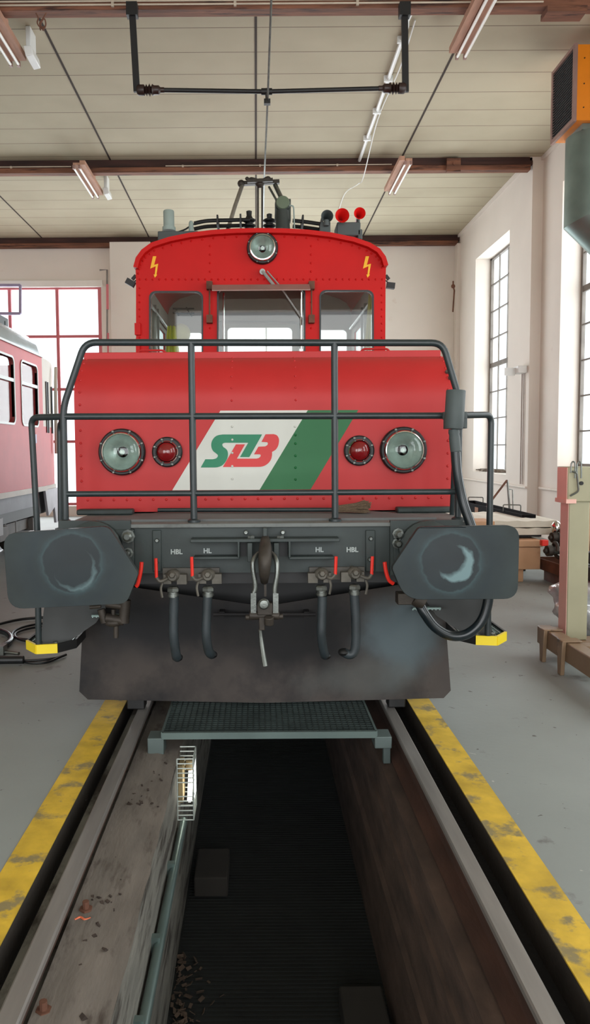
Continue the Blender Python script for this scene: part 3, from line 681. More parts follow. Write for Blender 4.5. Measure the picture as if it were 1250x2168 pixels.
# lower frame, underbody; black sheet added for the shaded gap above the plow
mb = MB(); mb.box((CX - .75, DB + .05, .86), (CX + .75, DB + .22, zb)); mb.box((CX - .95, DB + .1, .80), (CX - .82, 8.3, zb)); mb.box((CX + .82, DB + .1, .80), (CX + .95, 8.3, zb)); mb.box((CX - .8, 4.95, .35), (CX + .8, 13.5, ZD - .03)); mb.box((CX - 1.15, 8.2, .95), (CX + 1.15, 14.2, ZD)); mb.box((CX - 1.0, 4.66, .58), (CX + 1.0, 4.72, 1.1)); mb.build('underframe', blackm, loco)
for y in (5.6, 7.6, 11.0, 13.0):
    for s in (-1, 1):
        mb = MB(); mb.lathe([(.50, 0), (.52, .01), (.50, .03), (.46, .13), (.46, .135), (.3, .12), (.14, .13)], (CX + s * .678, y, .485), (s, 0, 0), 36); w_ = mb.build('wheel', brown_steel, loco)
        mb = MB(); mb.box((CX + s * .86, y - .16, .36), (CX + s * 1.0, y + .16, .62)); mb.build('axle_box', blackm, w_, bevel=.02)
# ---- plow
nt = plowm.node_tree; N = nt.nodes; L = nt.links; b = N['Principled BSDF']; src = b.inputs['Base Color'].links[0].from_socket; tc = [n for n in N if n.type == 'TEX_COORD'][0]
def shade_dust(cen, rad, colr, amt, src, seed):
    s = N.new('ShaderNodeVectorMath'); s.operation = 'SUBTRACT'; L.new(tc.outputs['Object'], s.inputs[0]); s.inputs[1].default_value = cen
    m_ = N.new('ShaderNodeVectorMath'); m_.operation = 'MULTIPLY'; L.new(s.outputs[0], m_.inputs[0]); m_.inputs[1].default_value = rad
    ns = N.new('ShaderNodeTexNoise'); ns.inputs['Scale'].default_value = 3.5; ns.inputs['Detail'].default_value = 6; mp_ = N.new('ShaderNodeMapping'); mp_.inputs['Location'].default_value = (seed, seed, 0); L.new(tc.outputs['Object'], mp_.inputs[0]); L.new(mp_.outputs[0], ns.inputs['Vector'])
    l = N.new('ShaderNodeVectorMath'); l.operation = 'LENGTH'; L.new(m_.outputs[0], l.inputs[0])
    ad = N.new('ShaderNodeMath'); ad.operation = 'MULTIPLY_ADD'; L.new(ns.outputs[0], ad.inputs[0]); ad.inputs[1].default_value = 1.4; L.new(l.outputs[1], ad.inputs[2])
    mr = N.new('ShaderNodeMapRange'); mr.interpolation_type = 'SMOOTHSTEP'; mr.inputs[1].default_value = 1.95; mr.inputs[2].default_value = 1.05; mr.inputs[3].default_value = 0; mr.inputs[4].default_value = amt; L.new(ad.outputs[0], mr.inputs[0])
    mx = N.new('ShaderNodeMix'); mx.data_type = 'RGBA'; L.new(mr.outputs[0], mx.inputs[0]); L.new(src, mx.inputs[6]); mx.inputs[7].default_value = lin(colr); return mx.outputs[2]
def rel(px, py): v = P(px, py, 4.5) - Vector((CX, DB, 0)); return v
src = shade_dust(rel(330, 1320), (1.6, 0, 4.2), (20, 22, 26), .92, src, 3)  # shade of the beam overhead painted on the plow's upper left
src = shade_dust(rel(640, 1340), (1.8, 0, 4.2), (22, 22, 24), .92, src, 9)  # same painted beam shade, upper middle
src = shade_dust(rel(855, 1345), (3.6, 0, 3.4), (88, 102, 108), .8, src, 5)  # pale bluish dust and sheen painted in as one patch
src = shade_dust(rel(770, 1440), (2.6, 0, 8), (84, 86, 84), .6, src, 7)
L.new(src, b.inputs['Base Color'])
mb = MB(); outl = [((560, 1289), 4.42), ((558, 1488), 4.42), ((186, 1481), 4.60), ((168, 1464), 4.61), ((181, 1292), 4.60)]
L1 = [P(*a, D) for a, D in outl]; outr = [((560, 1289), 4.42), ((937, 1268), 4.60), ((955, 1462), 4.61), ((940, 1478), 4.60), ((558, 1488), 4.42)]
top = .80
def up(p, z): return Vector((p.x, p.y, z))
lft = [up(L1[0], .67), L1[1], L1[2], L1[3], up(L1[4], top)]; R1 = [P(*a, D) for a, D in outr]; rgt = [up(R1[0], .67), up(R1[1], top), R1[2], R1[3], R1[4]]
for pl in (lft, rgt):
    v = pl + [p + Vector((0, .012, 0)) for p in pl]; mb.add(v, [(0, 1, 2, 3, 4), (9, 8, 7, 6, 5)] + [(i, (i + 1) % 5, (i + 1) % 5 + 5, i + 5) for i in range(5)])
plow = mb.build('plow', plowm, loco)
mb = MB(); a = P(452, 1301, 4.38); b = P(668, 1301, 4.38); mb.tube([a, b], .011, 8)
for px in (470, 650): p = P(px, 1301, 4.38); mb.bar(p, p + Vector((0, .1, 0)), .03, .03)
mb.build('plow_brace', plowm, plow)
for px0, px1, yb_ in ((268, 307, 1526), (823, 859, 1519)):
    mb = MB(); a = P(px0, 1460, 4.57); b = P(px1, yb_, 4.57); mb.box((a.x, 4.57, .012), (b.x, 4.67, .6)); mb.build('rail_guard', blackm, plow, bevel=.006)
# ---- buffers
def ring_grease(nt, N, L, b, cen, rad, cres):
    pass
bufm = bpy.data.materials.new('greasy_buffer'); bufm.use_nodes = True; nt = bufm.node_tree; N = nt.nodes; L = nt.links; b = N['Principled BSDF']; b.inputs['Roughness'].default_value = .38
def bufmat(name, cen, crescent):
    mt = bpy.data.materials.new(name); mt.use_nodes = True; nt = mt.node_tree; N = nt.nodes; L = nt.links; b = N['Principled BSDF']
    tc = N.new('ShaderNodeTexCoord'); s = N.new('ShaderNodeVectorMath'); s.operation = 'SUBTRACT'; L.new(tc.outputs['Object'], s.inputs[0]); s.inputs[1].default_value = cen
    sx = N.new('ShaderNodeSeparateXYZ'); L.new(s.outputs[0], sx.inputs[0]); cb = N.new('ShaderNodeCombineXYZ'); L.new(sx.outputs[0], cb.inputs[0]); L.new(sx.outputs[2], cb.inputs[1])
    ns = N.new('ShaderNodeTexNoise'); ns.inputs['Scale'].default_value = 14; ns.inputs['Detail'].default_value = 8; L.new(cb.outputs[0], ns.inputs['Vector'])
    dist = N.new('ShaderNodeVectorMath'); dist.operation = 'ADD'; L.new(cb.outputs[0], dist.inputs[0])
    sc_ = N.new('ShaderNodeVectorMath'); sc_.operation = 'SCALE'; sc_.inputs[3].default_value = .05; L.new(ns.outputs[1], sc_.inputs[0]); L.new(sc_.outputs[0], dist.inputs[1])
    ln = N.new('ShaderNodeVectorMath'); ln.operation = 'LENGTH'; off = N.new('ShaderNodeVectorMath'); off.operation = 'SUBTRACT'; L.new(dist.outputs[0], off.inputs[0]); off.inputs[1].default_value = (.025, .025, .025); L.new(off.outputs[0], ln.inputs[0])
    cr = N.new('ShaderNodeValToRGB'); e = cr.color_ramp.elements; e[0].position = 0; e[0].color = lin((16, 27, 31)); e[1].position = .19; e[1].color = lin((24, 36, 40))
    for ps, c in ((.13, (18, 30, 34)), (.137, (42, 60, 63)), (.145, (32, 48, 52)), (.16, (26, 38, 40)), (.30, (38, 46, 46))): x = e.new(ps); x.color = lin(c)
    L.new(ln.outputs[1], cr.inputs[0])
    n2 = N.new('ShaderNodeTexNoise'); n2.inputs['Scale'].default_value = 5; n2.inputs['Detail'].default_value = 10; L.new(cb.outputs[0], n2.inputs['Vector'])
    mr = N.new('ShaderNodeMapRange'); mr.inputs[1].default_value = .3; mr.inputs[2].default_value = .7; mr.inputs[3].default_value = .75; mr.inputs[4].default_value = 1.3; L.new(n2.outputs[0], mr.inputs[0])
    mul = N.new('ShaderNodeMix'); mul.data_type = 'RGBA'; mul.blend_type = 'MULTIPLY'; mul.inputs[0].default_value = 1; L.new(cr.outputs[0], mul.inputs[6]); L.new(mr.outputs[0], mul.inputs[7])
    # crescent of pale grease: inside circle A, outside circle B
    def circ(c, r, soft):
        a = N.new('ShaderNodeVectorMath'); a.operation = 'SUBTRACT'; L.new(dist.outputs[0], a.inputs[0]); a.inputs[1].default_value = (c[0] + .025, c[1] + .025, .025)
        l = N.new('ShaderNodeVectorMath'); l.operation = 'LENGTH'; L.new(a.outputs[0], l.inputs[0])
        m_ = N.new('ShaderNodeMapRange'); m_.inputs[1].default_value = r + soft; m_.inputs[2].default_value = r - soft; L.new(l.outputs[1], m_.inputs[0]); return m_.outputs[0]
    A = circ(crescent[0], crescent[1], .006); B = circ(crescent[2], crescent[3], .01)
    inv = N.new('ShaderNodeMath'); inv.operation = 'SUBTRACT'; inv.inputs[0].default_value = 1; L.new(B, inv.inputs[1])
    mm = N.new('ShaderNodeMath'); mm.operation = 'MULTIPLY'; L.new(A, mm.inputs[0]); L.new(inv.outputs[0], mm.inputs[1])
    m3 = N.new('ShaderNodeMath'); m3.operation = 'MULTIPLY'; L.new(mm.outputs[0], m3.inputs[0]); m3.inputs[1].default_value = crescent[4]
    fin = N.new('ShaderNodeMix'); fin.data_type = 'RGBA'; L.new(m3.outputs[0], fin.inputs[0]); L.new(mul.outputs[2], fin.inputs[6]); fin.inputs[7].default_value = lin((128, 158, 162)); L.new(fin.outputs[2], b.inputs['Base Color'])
    rr_ = N.new('ShaderNodeMapRange'); rr_.inputs[1].default_value = .1; rr_.inputs[2].default_value = .3; rr_.inputs[3].default_value = .34; rr_.inputs[4].default_value = .55; b.inputs['Specular IOR Level'].default_value = .35; L.new(ln.outputs[1], rr_.inputs[0]); L.new(rr_.outputs[0], b.inputs['Roughness'])
    bp = N.new('ShaderNodeBump'); bp.inputs['Strength'].default_value = .15; bp.inputs['Distance'].default_value = .01; L.new(n2.outputs[0], bp.inputs['Height']); L.new(bp.outputs[0], b.inputs['Normal'])
    return mt
bpy.data.materials.remove(bufm)
DF = 3.52
def cornerpoly(pts, rs, n=6):
    out = []; m_ = len(pts)
    for i in range(m_):
        p = Vector(pts[i]); a = Vector(pts[i - 1]) - p; b = Vector(pts[(i + 1) % m_]) - p; d = min(rs[i], a.length * .49, b.length * .49)
        if d <= 0: out.append(tuple(p)); continue
        p0 = p + a.normalized() * d; p2 = p + b.normalized() * d
        for k in range(n + 1): t = k / n; v = p0 * (1 - t) ** 2 + p * 2 * t * (1 - t) + p2 * t * t; out.append((v.x, v.y))
    return out
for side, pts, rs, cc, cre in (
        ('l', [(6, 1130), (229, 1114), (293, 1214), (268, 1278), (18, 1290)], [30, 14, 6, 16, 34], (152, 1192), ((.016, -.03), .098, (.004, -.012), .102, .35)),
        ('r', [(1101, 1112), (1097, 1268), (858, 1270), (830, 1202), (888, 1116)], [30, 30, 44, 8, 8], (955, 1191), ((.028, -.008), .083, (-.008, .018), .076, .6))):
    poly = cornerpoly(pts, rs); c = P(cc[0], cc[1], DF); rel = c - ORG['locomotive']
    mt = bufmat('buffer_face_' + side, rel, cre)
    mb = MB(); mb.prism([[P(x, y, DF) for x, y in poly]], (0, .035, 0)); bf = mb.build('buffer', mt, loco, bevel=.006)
    mb = MB(); mb.lathe([(.10, .03), (.10, .2), (.12, .2), (.12, .45), (.15, .47), (.15, .52)], (c.x, DF, c.z), (0, 1, 0), 24); mb.box((c.x - .19, DB - .03, c.z - .14), (c.x + .19, DB, c.z + .15)); mb.build('buffer_stem', dgrey, bf)
# ---- draw hook and screw coupling
mb = MB(); DHk = 3.86
pts = [P(562, 1140, 4.02), P(562, 1150, 3.93), P(562, 1165, DHk - .02), P(561, 1190, DHk - .06), P(560, 1215, DHk - .05), P(560, 1232, DHk + .02)]
mb.tube(spline(pts, 5), [.022] * 6 + [.03] * 8 + [.036] * 6 + [.03] * 4 + [.016] * 2, 14) if False else None
sp = spline(pts, 5); rs = [.020 + .014 * math.sin(PI * min(1, (i / (len(sp) - 1)) * 1.05)) for i in range(len(sp))]; rs[-1] = .010; mb.tube(sp, rs, 14)
mb.bar(P(562, 1236, 3.9), P(562, 1262, 3.9), .012, .02); hook = mb.build('draw_hook', brown_steel, loco)
mb = MB(); DS = 3.83
sh = spline([P(537, 1298, DS), P(536, 1262, DS), P(541, 1243, DS), P(536, 1205, DS), P(537, 1186, DS + .01), P(547, 1173, DS + .05), P(562, 1169, DS + .09), P(577, 1173, DS + .05), P(586, 1188, DS + .01), P(587, 1215, DS), P(582, 1250, DS), P(584, 1298, DS)], 5)
mb.tube(sh, .0125, 12)
mb.bar(P(537, 1255, DS), P(537, 1300, DS), .027, .03); mb.bar(P(584, 1255, DS), P(584, 1300, DS), .027, .03); mb.build('shackle', steel, hook)
mb = MB(); a = P(545, 1275, DS); b = P(577, 1300, DS); mb.box((a.x, DS - .03, b.z), (b.x, DS + .03, a.z)); mb.cyl(P(528, 1303, DS), P(592, 1303, DS), .022, seg=12)
mb.cyl(P(520, 1307, DS), P(600, 1305, DS), .014, seg=10); mb.bar(P(555, 1300, DS - .01), P(555, 1334, DS - .01), .03, .02); mb.cyl(P(570, 1306, DS - .04), P(570, 1322, DS - .03), .025, seg=10); mb.build('coupling_nut', brown_steel, hook, bevel=.004)
mb = MB(); mb.lathe([(.026, 0), (.028, .012), (.02, .024), (.012, .025)], P(559, 1278, DS - .03), (0, -1, 0), 20); mb.build('coupling_bolt', steel, hook)
mb = MB(); sp = spline([P(551, 1332, DS), P(553, 1350, DS), P(557, 1380, DS - .01), P(562, 1410, DS - .02)], 4); mb.tube(sp, [.008 + .006 * i / 12 for i in range(len(sp))], 8); mb.build('coupling_lever', steel, hook)
# ---- brake hoses
def hose(px, top, bot, hx, hy0, hy1, s, endp, light):
    D = 3.95; t = MB(); c = P(px, top, D); t.ball(c, .036, 14, 8, (1.1, 1, .9)); t.cyl(c + Vector((0, -.045, .0)), c + Vector((0, .11, .0)), .022, seg=10); t.cbox(c + Vector((s * .045, .01, -.02)), (.05, .05, .05)); t.cbox(c + Vector((-s * .03, .02, -.02)), (.04, .05, .05))
    t.lathe([(.018, 0), (.018, .012), (.012, .02)], c + Vector((0, -.045, .01)), (0, -1, 0), 6)
    cock = t.build('brake_cock', pmat('dusty_valve', (92, 88, 80), .6, .2, var=.25, scale=20) if 'dusty_valve' not in MATS else MATS['dusty_valve'], loco)
    t = MB(); a = P(px, top + 22, D); b = P(px, top + 34, D); e = P(px, top + 46, D); t.lathe([(.024, 0), (.032, .008), (.032, .024), (.024, .03)], b + Vector((0, 0, .025)), (0, 0, -1), 6); t.cyl(b, e, .026, seg=14); t.lathe([(.03, 0), (.03, .012)], b - Vector((0, 0, .012)), (0, 0, -1), 14); t.build('hose_nut', steel, cock)
    t = MB(); t.tube(spline([P(x, y, D + dd) for x, y, dd in endp], 6), .0245 if light else .024, 14); h = t.build('brake_hose', hosem, loco); 
    x, y, dd = endp[-1]; t = MB(); t.ball(P(x, y, D + dd), .03, 10, 6, (1, 1, .7)); t.build('hose_coupler', blackm, h)
    # handle
    t = MB(); a = P(hx, hy0, D - .03); b = P(hx + s * 1.5, hy1, D - .03); t.tube([a, a + (b - a) * .5, b], .0085, 8); hd = t.build('cock_handle', redh, cock)
    t = MB(); t.tube(spline([b, b + Vector((-s * .02 * -1, 0, -.02)), c + Vector((-s * .02, -.01, -.01))], 4), .009, 8); t.tube(spline([P(hx + s * 14, hy1 + 12, D - .01), P(hx + s * 11, hy1 + 24, D - .02), P(hx + s * 14, hy1 + 42, D - .02)], 4), .0065, 6); t.build('handle_stem', MATS['dusty_valve'], cock)
hose(367, 1218, 1395, 330, 1182, 1223, 1, [(369, 1262, 0), (368, 1300, .0), (368, 1345, .0), (373, 1385, .02), (376, 1392, .05)], True)
hose(441, 1217, 1390, 406, 1179, 1220, 1, [(440, 1260, 0), (438, 1300, .0), (437, 1345, .0), (442, 1378, .02), (449, 1386, .06)], True)
hose(681, 1215, 1385, 712, 1178, 1216, -1, [(683, 1262, 0), (682, 1300, .0), (681, 1345, .0), (686, 1380, .04), (690, 1388, .07)], False)
hose(751, 1213, 1388, 789, 1178, 1216, -1, [(750, 1255, 0), (753, 1300, .0), (754, 1350, .0), (751, 1378, .0), (741, 1386, .0), (728, 1381, 0)], False)
mb = MB()
for a_, b_ in (((345, 1203), (465, 1229)), ((655, 1201), (772, 1226))): a = P(*a_, DB - .02); b = P(*b_, DB - .02); mb.box((a.x, DB - .025, b.z), (b.x, DB - .005, a.z))
each(mb, 'cock_bracket', pmat('bracket_brown', (84, 80, 74), .6, var=.1), beam)
for pts in ([(300, 1190), (298, 1210), (292, 1236), (288, 1242)], [(815, 1190), (818, 1210), (824, 1228), (834, 1236)]):
    t = MB(); t.tube(spline([P(x, y, 3.9) for x, y in pts], 5), .010, 8); o = t.build('cock_handle', redh, beam)
# dusty rubber coupling gadgets under left buffer
mb = MB(); D = 4.2
for a_, b_, r in (((225, 1278), (262, 1284), .022), ((214, 1290), (222, 1318), .022), ((266, 1270), (262, 1318), .03), ((225, 1308), (262, 1314), .028), ((240, 1290), (240, 1310), .012), ((246, 1320), (246, 1350), .014), ((190, 1286), (214, 1284), .01)): mb.cyl(P(*a_, D), P(*b_, D), r, seg=12)
mb.ball(P(240, 1318, D), .04, 12, 8, (1.3, .8, .6)); mb.build('pipe_coupling', brown_steel, loco)
mb = MB(); c = P(886, 1275, 3.98); mb.cyl(c + Vector((-.02, 0, .03)), c + Vector((.03, 0, -.0)), .045, seg=16); mb.cbox(c + Vector((-.06, .02, .02)), (.1, .08, .06)); mb.cyl(c + Vector((-.01, 0, .04)), c + Vector((.07, 0, .045)), .016, seg=8); sock = mb.build('cable_socket', brown_steel, loco, bevel=.004)
# ---- front railing
DR = 4.13; RT = .0185
def RP(x, y, D=DR): return P(x, y, D)
mb = MB()
mb.tube(rpath([RP(139, 1103), RP(134, 862), RP(180, 725), RP(938, 726), RP(973, 845), RP(970, 1103)], .06), RT, 12)
for px, py in ((139, 1105), (970, 1102), (411, 1102), (710, 1101)): p = RP(px, py); mb.lathe([(.034, 0), (.034, .012), (.022, .02)], (p.x, p.y, ZD), (0, 0, 1), 16)
rail = mb.build('front_railing', rail_paint, loco)
mb = MB(); a = RP(405, 726); b = RP(411, 1103); mb.tube([a, (b.x, b.y, ZD)], RT, 12); mb.build('railing_post', rail_paint, rail)
mb = MB(); a = RP(708.5, 726); b = RP(710, 1103); mb.tube([a, (b.x, b.y, ZD)], RT, 12); mb.build('railing_post', rail_paint, rail)
mb = MB(); mb.tube([RP(137, 882), RP(942, 880)], RT * .95, 12); mb.build('middle_bar', rail_paint, rail)
mb = MB(); mb.tube([RP(141, 1046), RP(966, 1041)], RT * .85, 12); mb.build('lower_bar', rail_paint, rail)
mb = MB(); mb.tube(rpath([RP(128, 1103, 4.35), RP(126, 900, 4.35), RP(136, 880, 4.2)], .04), .014, 10); mb.tube(rpath([RP(957, 1100, 4.5), RP(966, 880, 4.35)], .04), .014, 10); each(mb, 'inner_post', rail_paint, rail)
# corner grab rails down to the steps
for pts in ([(137, 882), (66, 884), (79, 1120), (82, 1380)], [(985, 879), (1041, 878), (1037, 1120), (1033, 1362)]):
    zz = []
    D1 = 4.25
    pp_ = [P(*pts[0], DR), P(*pts[1], D1), P(*pts[2], D1), P(*pts[3], D1)]
    mb = MB(); mb.tube(rpath(pp_, .05), RT * .95, 12); mb.build('grab_rail', rail_paint, loco)
# ---- steps
def step(s, dz):
    def W(x, y, z): return Vector((CX + s * x, y, z + dz))
    zt = .505; t = MB()
    fr_ = [W(1.10, 4.72, zt), W(1.095, 4.35, zt), W(1.173, 4.25, zt)]
    for a, b in zip(fr_[:-1], fr_[1:]): t.bar(a, b, .012, .05)
    t.bar(W(1.37, 4.34, zt), W(1.37, 4.78, zt), .012, .05); t.bar(W(1.10, 4.78, zt), W(1.37, 4.78, zt), .012, .05)
    o = t.build('step', blackm, loco)
    t = MB(); t.bar(W(1.173, 4.25, zt), W(1.285, 4.23, zt), .014, .052); t.bar(W(1.285, 4.23, zt), W(1.37, 4.34, zt), .014, .052); t.build('step_edge', yelp, o)['label'] = 'yellow painted step edge'
    t = MB(); k = 1.12
    while k < 1.36: t.bar(W(k, 4.36, zt), W(k, 4.78, zt), .004, .03); k += .028
    k = 4.38
    while k < 4.78: t.bar(W(1.10, k, zt + .008), W(1.37, k, zt + .008), .004, .01); k += .035
    t.build('step_grating', galv, o)
    t = MB()
    for x in (1.19, 1.275): t.lathe([(.014, 0), (.014, .014)], W(x, 4.27, zt + .02), (0, 0, 1), 6)
    each(t, 'bolt', steel, o)
    t = MB(); t.prism([[W(.90, 4.50, .98), W(1.24, 4.42, .98), W(1.27, 4.34, .70), W(1.285, 4.30, .50), W(1.16, 4.34, .50), W(1.00, 4.46, .60), W(.92, 4.50, .72)]], (0, .01, 0)); t.build('step_plate', pmat('step_plate_paint', (62, 64, 64), .55, var=.15) if 'step_plate_paint' not in MATS else MATS['step_plate_paint'], loco)
    t = MB()
    for (y0, z0) in ((4.6, .74), ):
        k = .84
        while k < 1.0: t.bar(W(k, 4.35, .66), W(k + .07, 4.7, .60), .005, .01); k += .022
        k = 0
        while k <= 1: t.bar(W(.84 + .07 * k, 4.35 + .35 * k, .665 - .06 * k), W(1.0 + .07 * k, 4.35 + .35 * k, .665 - .06 * k), .005, .01); k += .16
    t.build('grating', galv, o)
step(1, 0); step(-1, -.03)
# ---- jumper cable
mb = MB(); D = 4.04
a = P(966, 826, D); b = P(961, 908, D); mb.lathe([(.047, 0), (.05, .004), (.05, (a - b).length - .01), (.046, (a - b).length)], a, b - a, 24); js = mb.build('jumper_socket', olive if False else greybox, loco)
mb = MB(); a2 = P(966, 958, D); mb.lathe([(.026, 0), (.029, .02), (.026, .03), (.029, .05), (.028, (a2 - b).length - .005), (.022, (a2 - b).length)], b, a2 - b, 18); p1 = P(940, 880, D + .03); p2 = P(990, 879, D + .03); mb.box((p1.x, D + .03, p1.z - .02), (p2.x, D + .06, p1.z + .02)); mb.cbox(P(947, 898, D + .02), (.03, .04, .05)); mb.cbox(P(984, 895, D + .05), (.02, .04, .06)); mb.build('plug_collar', greybox, js, bevel=.003)
mb = MB(); mb.tube(spline([P(965, 955, D), P(969, 1005, D), P(980, 1060, D), P(998, 1112, D - .03), P(1018, 1170, 3.97), P(1033, 1225, 3.97), P(1034, 1272, 3.97), P(1020, 1315, 3.97), P(990, 1342, 3.97), P(955, 1346, 3.97), P(922, 1328, 3.97), P(900, 1300, 3.97), P(889, 1280, 3.98)], 8), .026, 16); mb.build('jumper_cable', pmat('cable_rubber', (22, 30, 34), .26, var=.15), js)
# ---- broom lying on the deck
t = thing('hand_broom', 'small broom with splayed bristles lying on the locomotive deck', 'broom', (P(700, 1085, 4.55).x, 4.5, ZD))
mb = MB(); zc = ZD + .03; mb.tube([(P(330, 1090, 4.52).x, 4.62, zc), (P(718, 1085, 4.52).x, 4.55, zc)], .013, 10); mb.build('handle', rail_paint, t)
mb = MB(); a = Vector((P(716, 1085, 4.52).x, 4.55, zc + .005)); e = Vector((P(781, 1077, 4.5).x, 4.5, zc + .02))
for k in range(90):
    s1 = Vector((0, random.uniform(-.02, .02), random.uniform(-.018, .018))); s2 = Vector((random.uniform(-.02, .01), random.uniform(-.05, .05), random.uniform(-.035, .035))); mb.bar(a + s1, e + s2, .006, .006)
mb.build('bristles', bristle, t)

# ================================================================== CAB
CR = CX + 0.005
arc = [(288, 592), (287, 566), (292, 547), (303, 532), (322, 518), (360, 506), (402, 497.5), (450, 491.5), (500, 488.5), (552, 487.5), (604, 488.5), (652, 491), (702, 497), (750, 507), (782, 518), (802, 530), (813, 545), (818, 562), (817, 592)]
def winpx(x0, x1, y0, y1, r=14): return rr(x0, y0, x1, y1, r, rb=8)
wins = [winpx(319, 427, 619, 808), winpx(463, 644, 613, 808, 10), winpx(680, 789, 617, 808)]
mb = MB(); mb.pxplate([(289, 1030)] + arc + [(815, 1030)], wins, DC, .05)
for k in range(38):
    px = 296 + (810 - 296) * k / 37; mb.rivet(P(px, 591.5, DC), (0, -1, 0), .0115)
for px in (445, 659):
    for py in (521, 539, 557, 575, 610, 640, 668, 695, 720): mb.rivet(P(px, py, DC), (0, -1, 0), .0115)
inner = [(x + (552 - x) * .022, y + 13) for x, y in arc[1:-1]]
for i in range(len(inner) - 1):
    for k in range(2):
        x = inner[i][0] + (inner[i + 1][0] - inner[i][0]) * k / 2; y = inner[i][1] + (inner[i + 1][1] - inner[i][1]) * k / 2; mb.rivet(P(x, y, DC), (0, -1, 0), .0115)
for py in range(610, 745, 15):
    mb.rivet(P(296, py, DC), (0, -1, 0), .0105); mb.rivet(P(809, py, DC), (0, -1, 0), .0105)
    if py > 600: mb.rivet(P(436, py, DC), (0, -1, 0), .009) if False else None
cabf = mb.build('cab_front', red, loco)
# roof shell with overhang
def off(pts, d):
    out = []
    for i, p in enumerate(pts):
        a = Vector(pts[max(0, i - 1)]); b = Vector(pts[min(len(pts) - 1, i + 1)]); t = (b - a).normalized(); n = Vector((t.y, -t.x)); out.append((p[0] + n.x * d, p[1] + n.y * d))
    return out
ra = arc[1:-1]; oa = off(ra, 5.0); ia = off(ra, -4.5)
mb = MB(); DO = 8.07
O3 = [P(x, y, DO) for x, y in oa]; I3 = [P(x, y, DO) for x, y in ia]
n = len(O3); dv = Vector((0, 2.85, 0)); vs = O3 + I3 + [p + dv for p in O3] + [p + dv for p in I3]; fs = []
for i in range(n - 1): fs += [(i, i + 1, n + i + 1, n + i), (i, 2 * n + i, 2 * n + i + 1, i + 1), (n + i, n + i + 1, 3 * n + i + 1, 3 * n + i), (2 * n + i, 3 * n + i, 3 * n + i + 1, 2 * n + i + 1)]
fs += [(0, n, 3 * n, 2 * n), (n - 1, 3 * n - 1, 4 * n - 1, 2 * n - 1)]
mb.add(vs, fs); roof = mb.build('cab_roof', red, loco, ang=50)
# lining under the roof
mb = MB(); la = off(ra, -6.5); lb = off(ra, -8.5); A3 = [P(x, y, 8.21) for x, y in la]; B3 = [P(x, y, 8.21) for x, y in lb]; dv = Vector((0, 2.5, 0)); vs = A3 + B3 + [p + dv for p in A3] + [p + dv for p in B3]; fs = []
for i in range(n - 1): fs += [(i, i + 1, n + i + 1, n + i), (i, 2 * n + i, 2 * n + i + 1, i + 1), (n + i, n + i + 1, 3 * n + i + 1, 3 * n + i), (2 * n + i, 3 * n + i, 3 * n + i + 1, 2 * n + i + 1)]
mb.add(vs, fs); mb.build('roof_lining', cream, roof)
# sides with window openings
xl = P(289, 700, DC).x; xr = P(816, 700, DC).x; zs = P(289, 590, DC).z + .12; yr = 10.85
for s, x, t_ in ((-1, xl, .05), (1, xr, -.05)):
    hol = [(8.35, 2.15), (9.15, 2.15), (9.15, 3.15), (8.35, 3.15)]; hol2 = [(9.6, 2.15), (10.5, 2.15), (10.5, 3.15), (9.6, 3.15)]
    mb = MB(); mb.prism([[(x, y, z) for y, z in l] for l in ([(DC + .05, ZD), (yr, ZD), (yr, zs), (DC + .05, zs)], hol, hol2)], (t_ * .4, 0, 0)); sd = mb.build('cab_side', red, loco)
    mb = MB(); mb.prism([[(x + t_ * .45, y, z) for y, z in l] for l in ([(DC + .06, 2.0), (yr, 2.0), (yr, zs), (DC + .06, zs)], hol, hol2)], (t_ * .2, 0, 0)); mb.build('side_lining', cream, sd)
    mb = MB(); mb.box((x + t_ * .2, 8.35, 2.15), (x + t_ * .25, 9.15, 3.15)); mb.box((x + t_ * .2, 9.6, 2.15), (x + t_ * .25, 10.5, 3.15)); mb.build('side_pane', cabglass, sd)
    mb = MB(); mb.tube([(x + t_ * 1.3, 8.6, 3.22), (x + t_ * 1.3, 10.6, 3.22)], .02, 8); mb.bar((x + t_, 9.25, 2.0), (x + t_, 9.25, 3.3), .05, .05); mb.bar((x + t_, 9.5, 2.0), (x + t_, 9.5, 3.3), .05, .05); mb.build('side_frame', pmat('frame_grey', (150, 152, 148), .4, .3) if 'frame_grey' not in MATS else MATS['frame_grey'], sd)
# rear wall
DRr = 10.8
ra2 = [P(x, y, 8.15) + Vector((0, DRr - 8.15, 0)) for x, y in arc]
z2 = lambda px, py: P(px, py, DRr)
hol = [[z2(x, y) for x, y in rr(482, 693, 619, 800, 9, rb=9)], [z2(x, y) for x, y in rr(371, 704, 428, 800, 7, rb=7)], [z2(x, y) for x, y in rr(662, 698, 735, 800, 9, rb=9)]]
mb = MB(); mb.prism([[Vector((xl, DRr, 2.0))] + ra2 + [Vector((xr, DRr, 2.0))]] + hol, (0, .05, 0)); rw = mb.build('cab_rear_wall', cream, loco)
mb = MB(); p0 = z2(462, 682); p1 = z2(640, 684); mb.tube([p0 + Vector((0, -.04, 0)), p1 + Vector((0, -.04, 0))], .018, 8)
a = z2(464, 675); b = z2(636, 800)
for u, v in (((468, 684), (468, 800)), ((633, 684), (633, 800))): mb.bar(z2(*u), z2(*v), .03, .04)
mb.build('rear_frame', MATS['frame_grey'], rw)
mb = MB()
for u, v in (((367, 655), (412, 655)), ((367, 664), (412, 664)), ((373, 655), (380, 670)), ((395, 652), (408, 672))): mb.tube([z2(*u) + Vector((0, -.05, 0)), z2(*v) + Vector((0, -.05, 0))], .012, 6)
mb.build('coat_rack', brown_steel, rw)
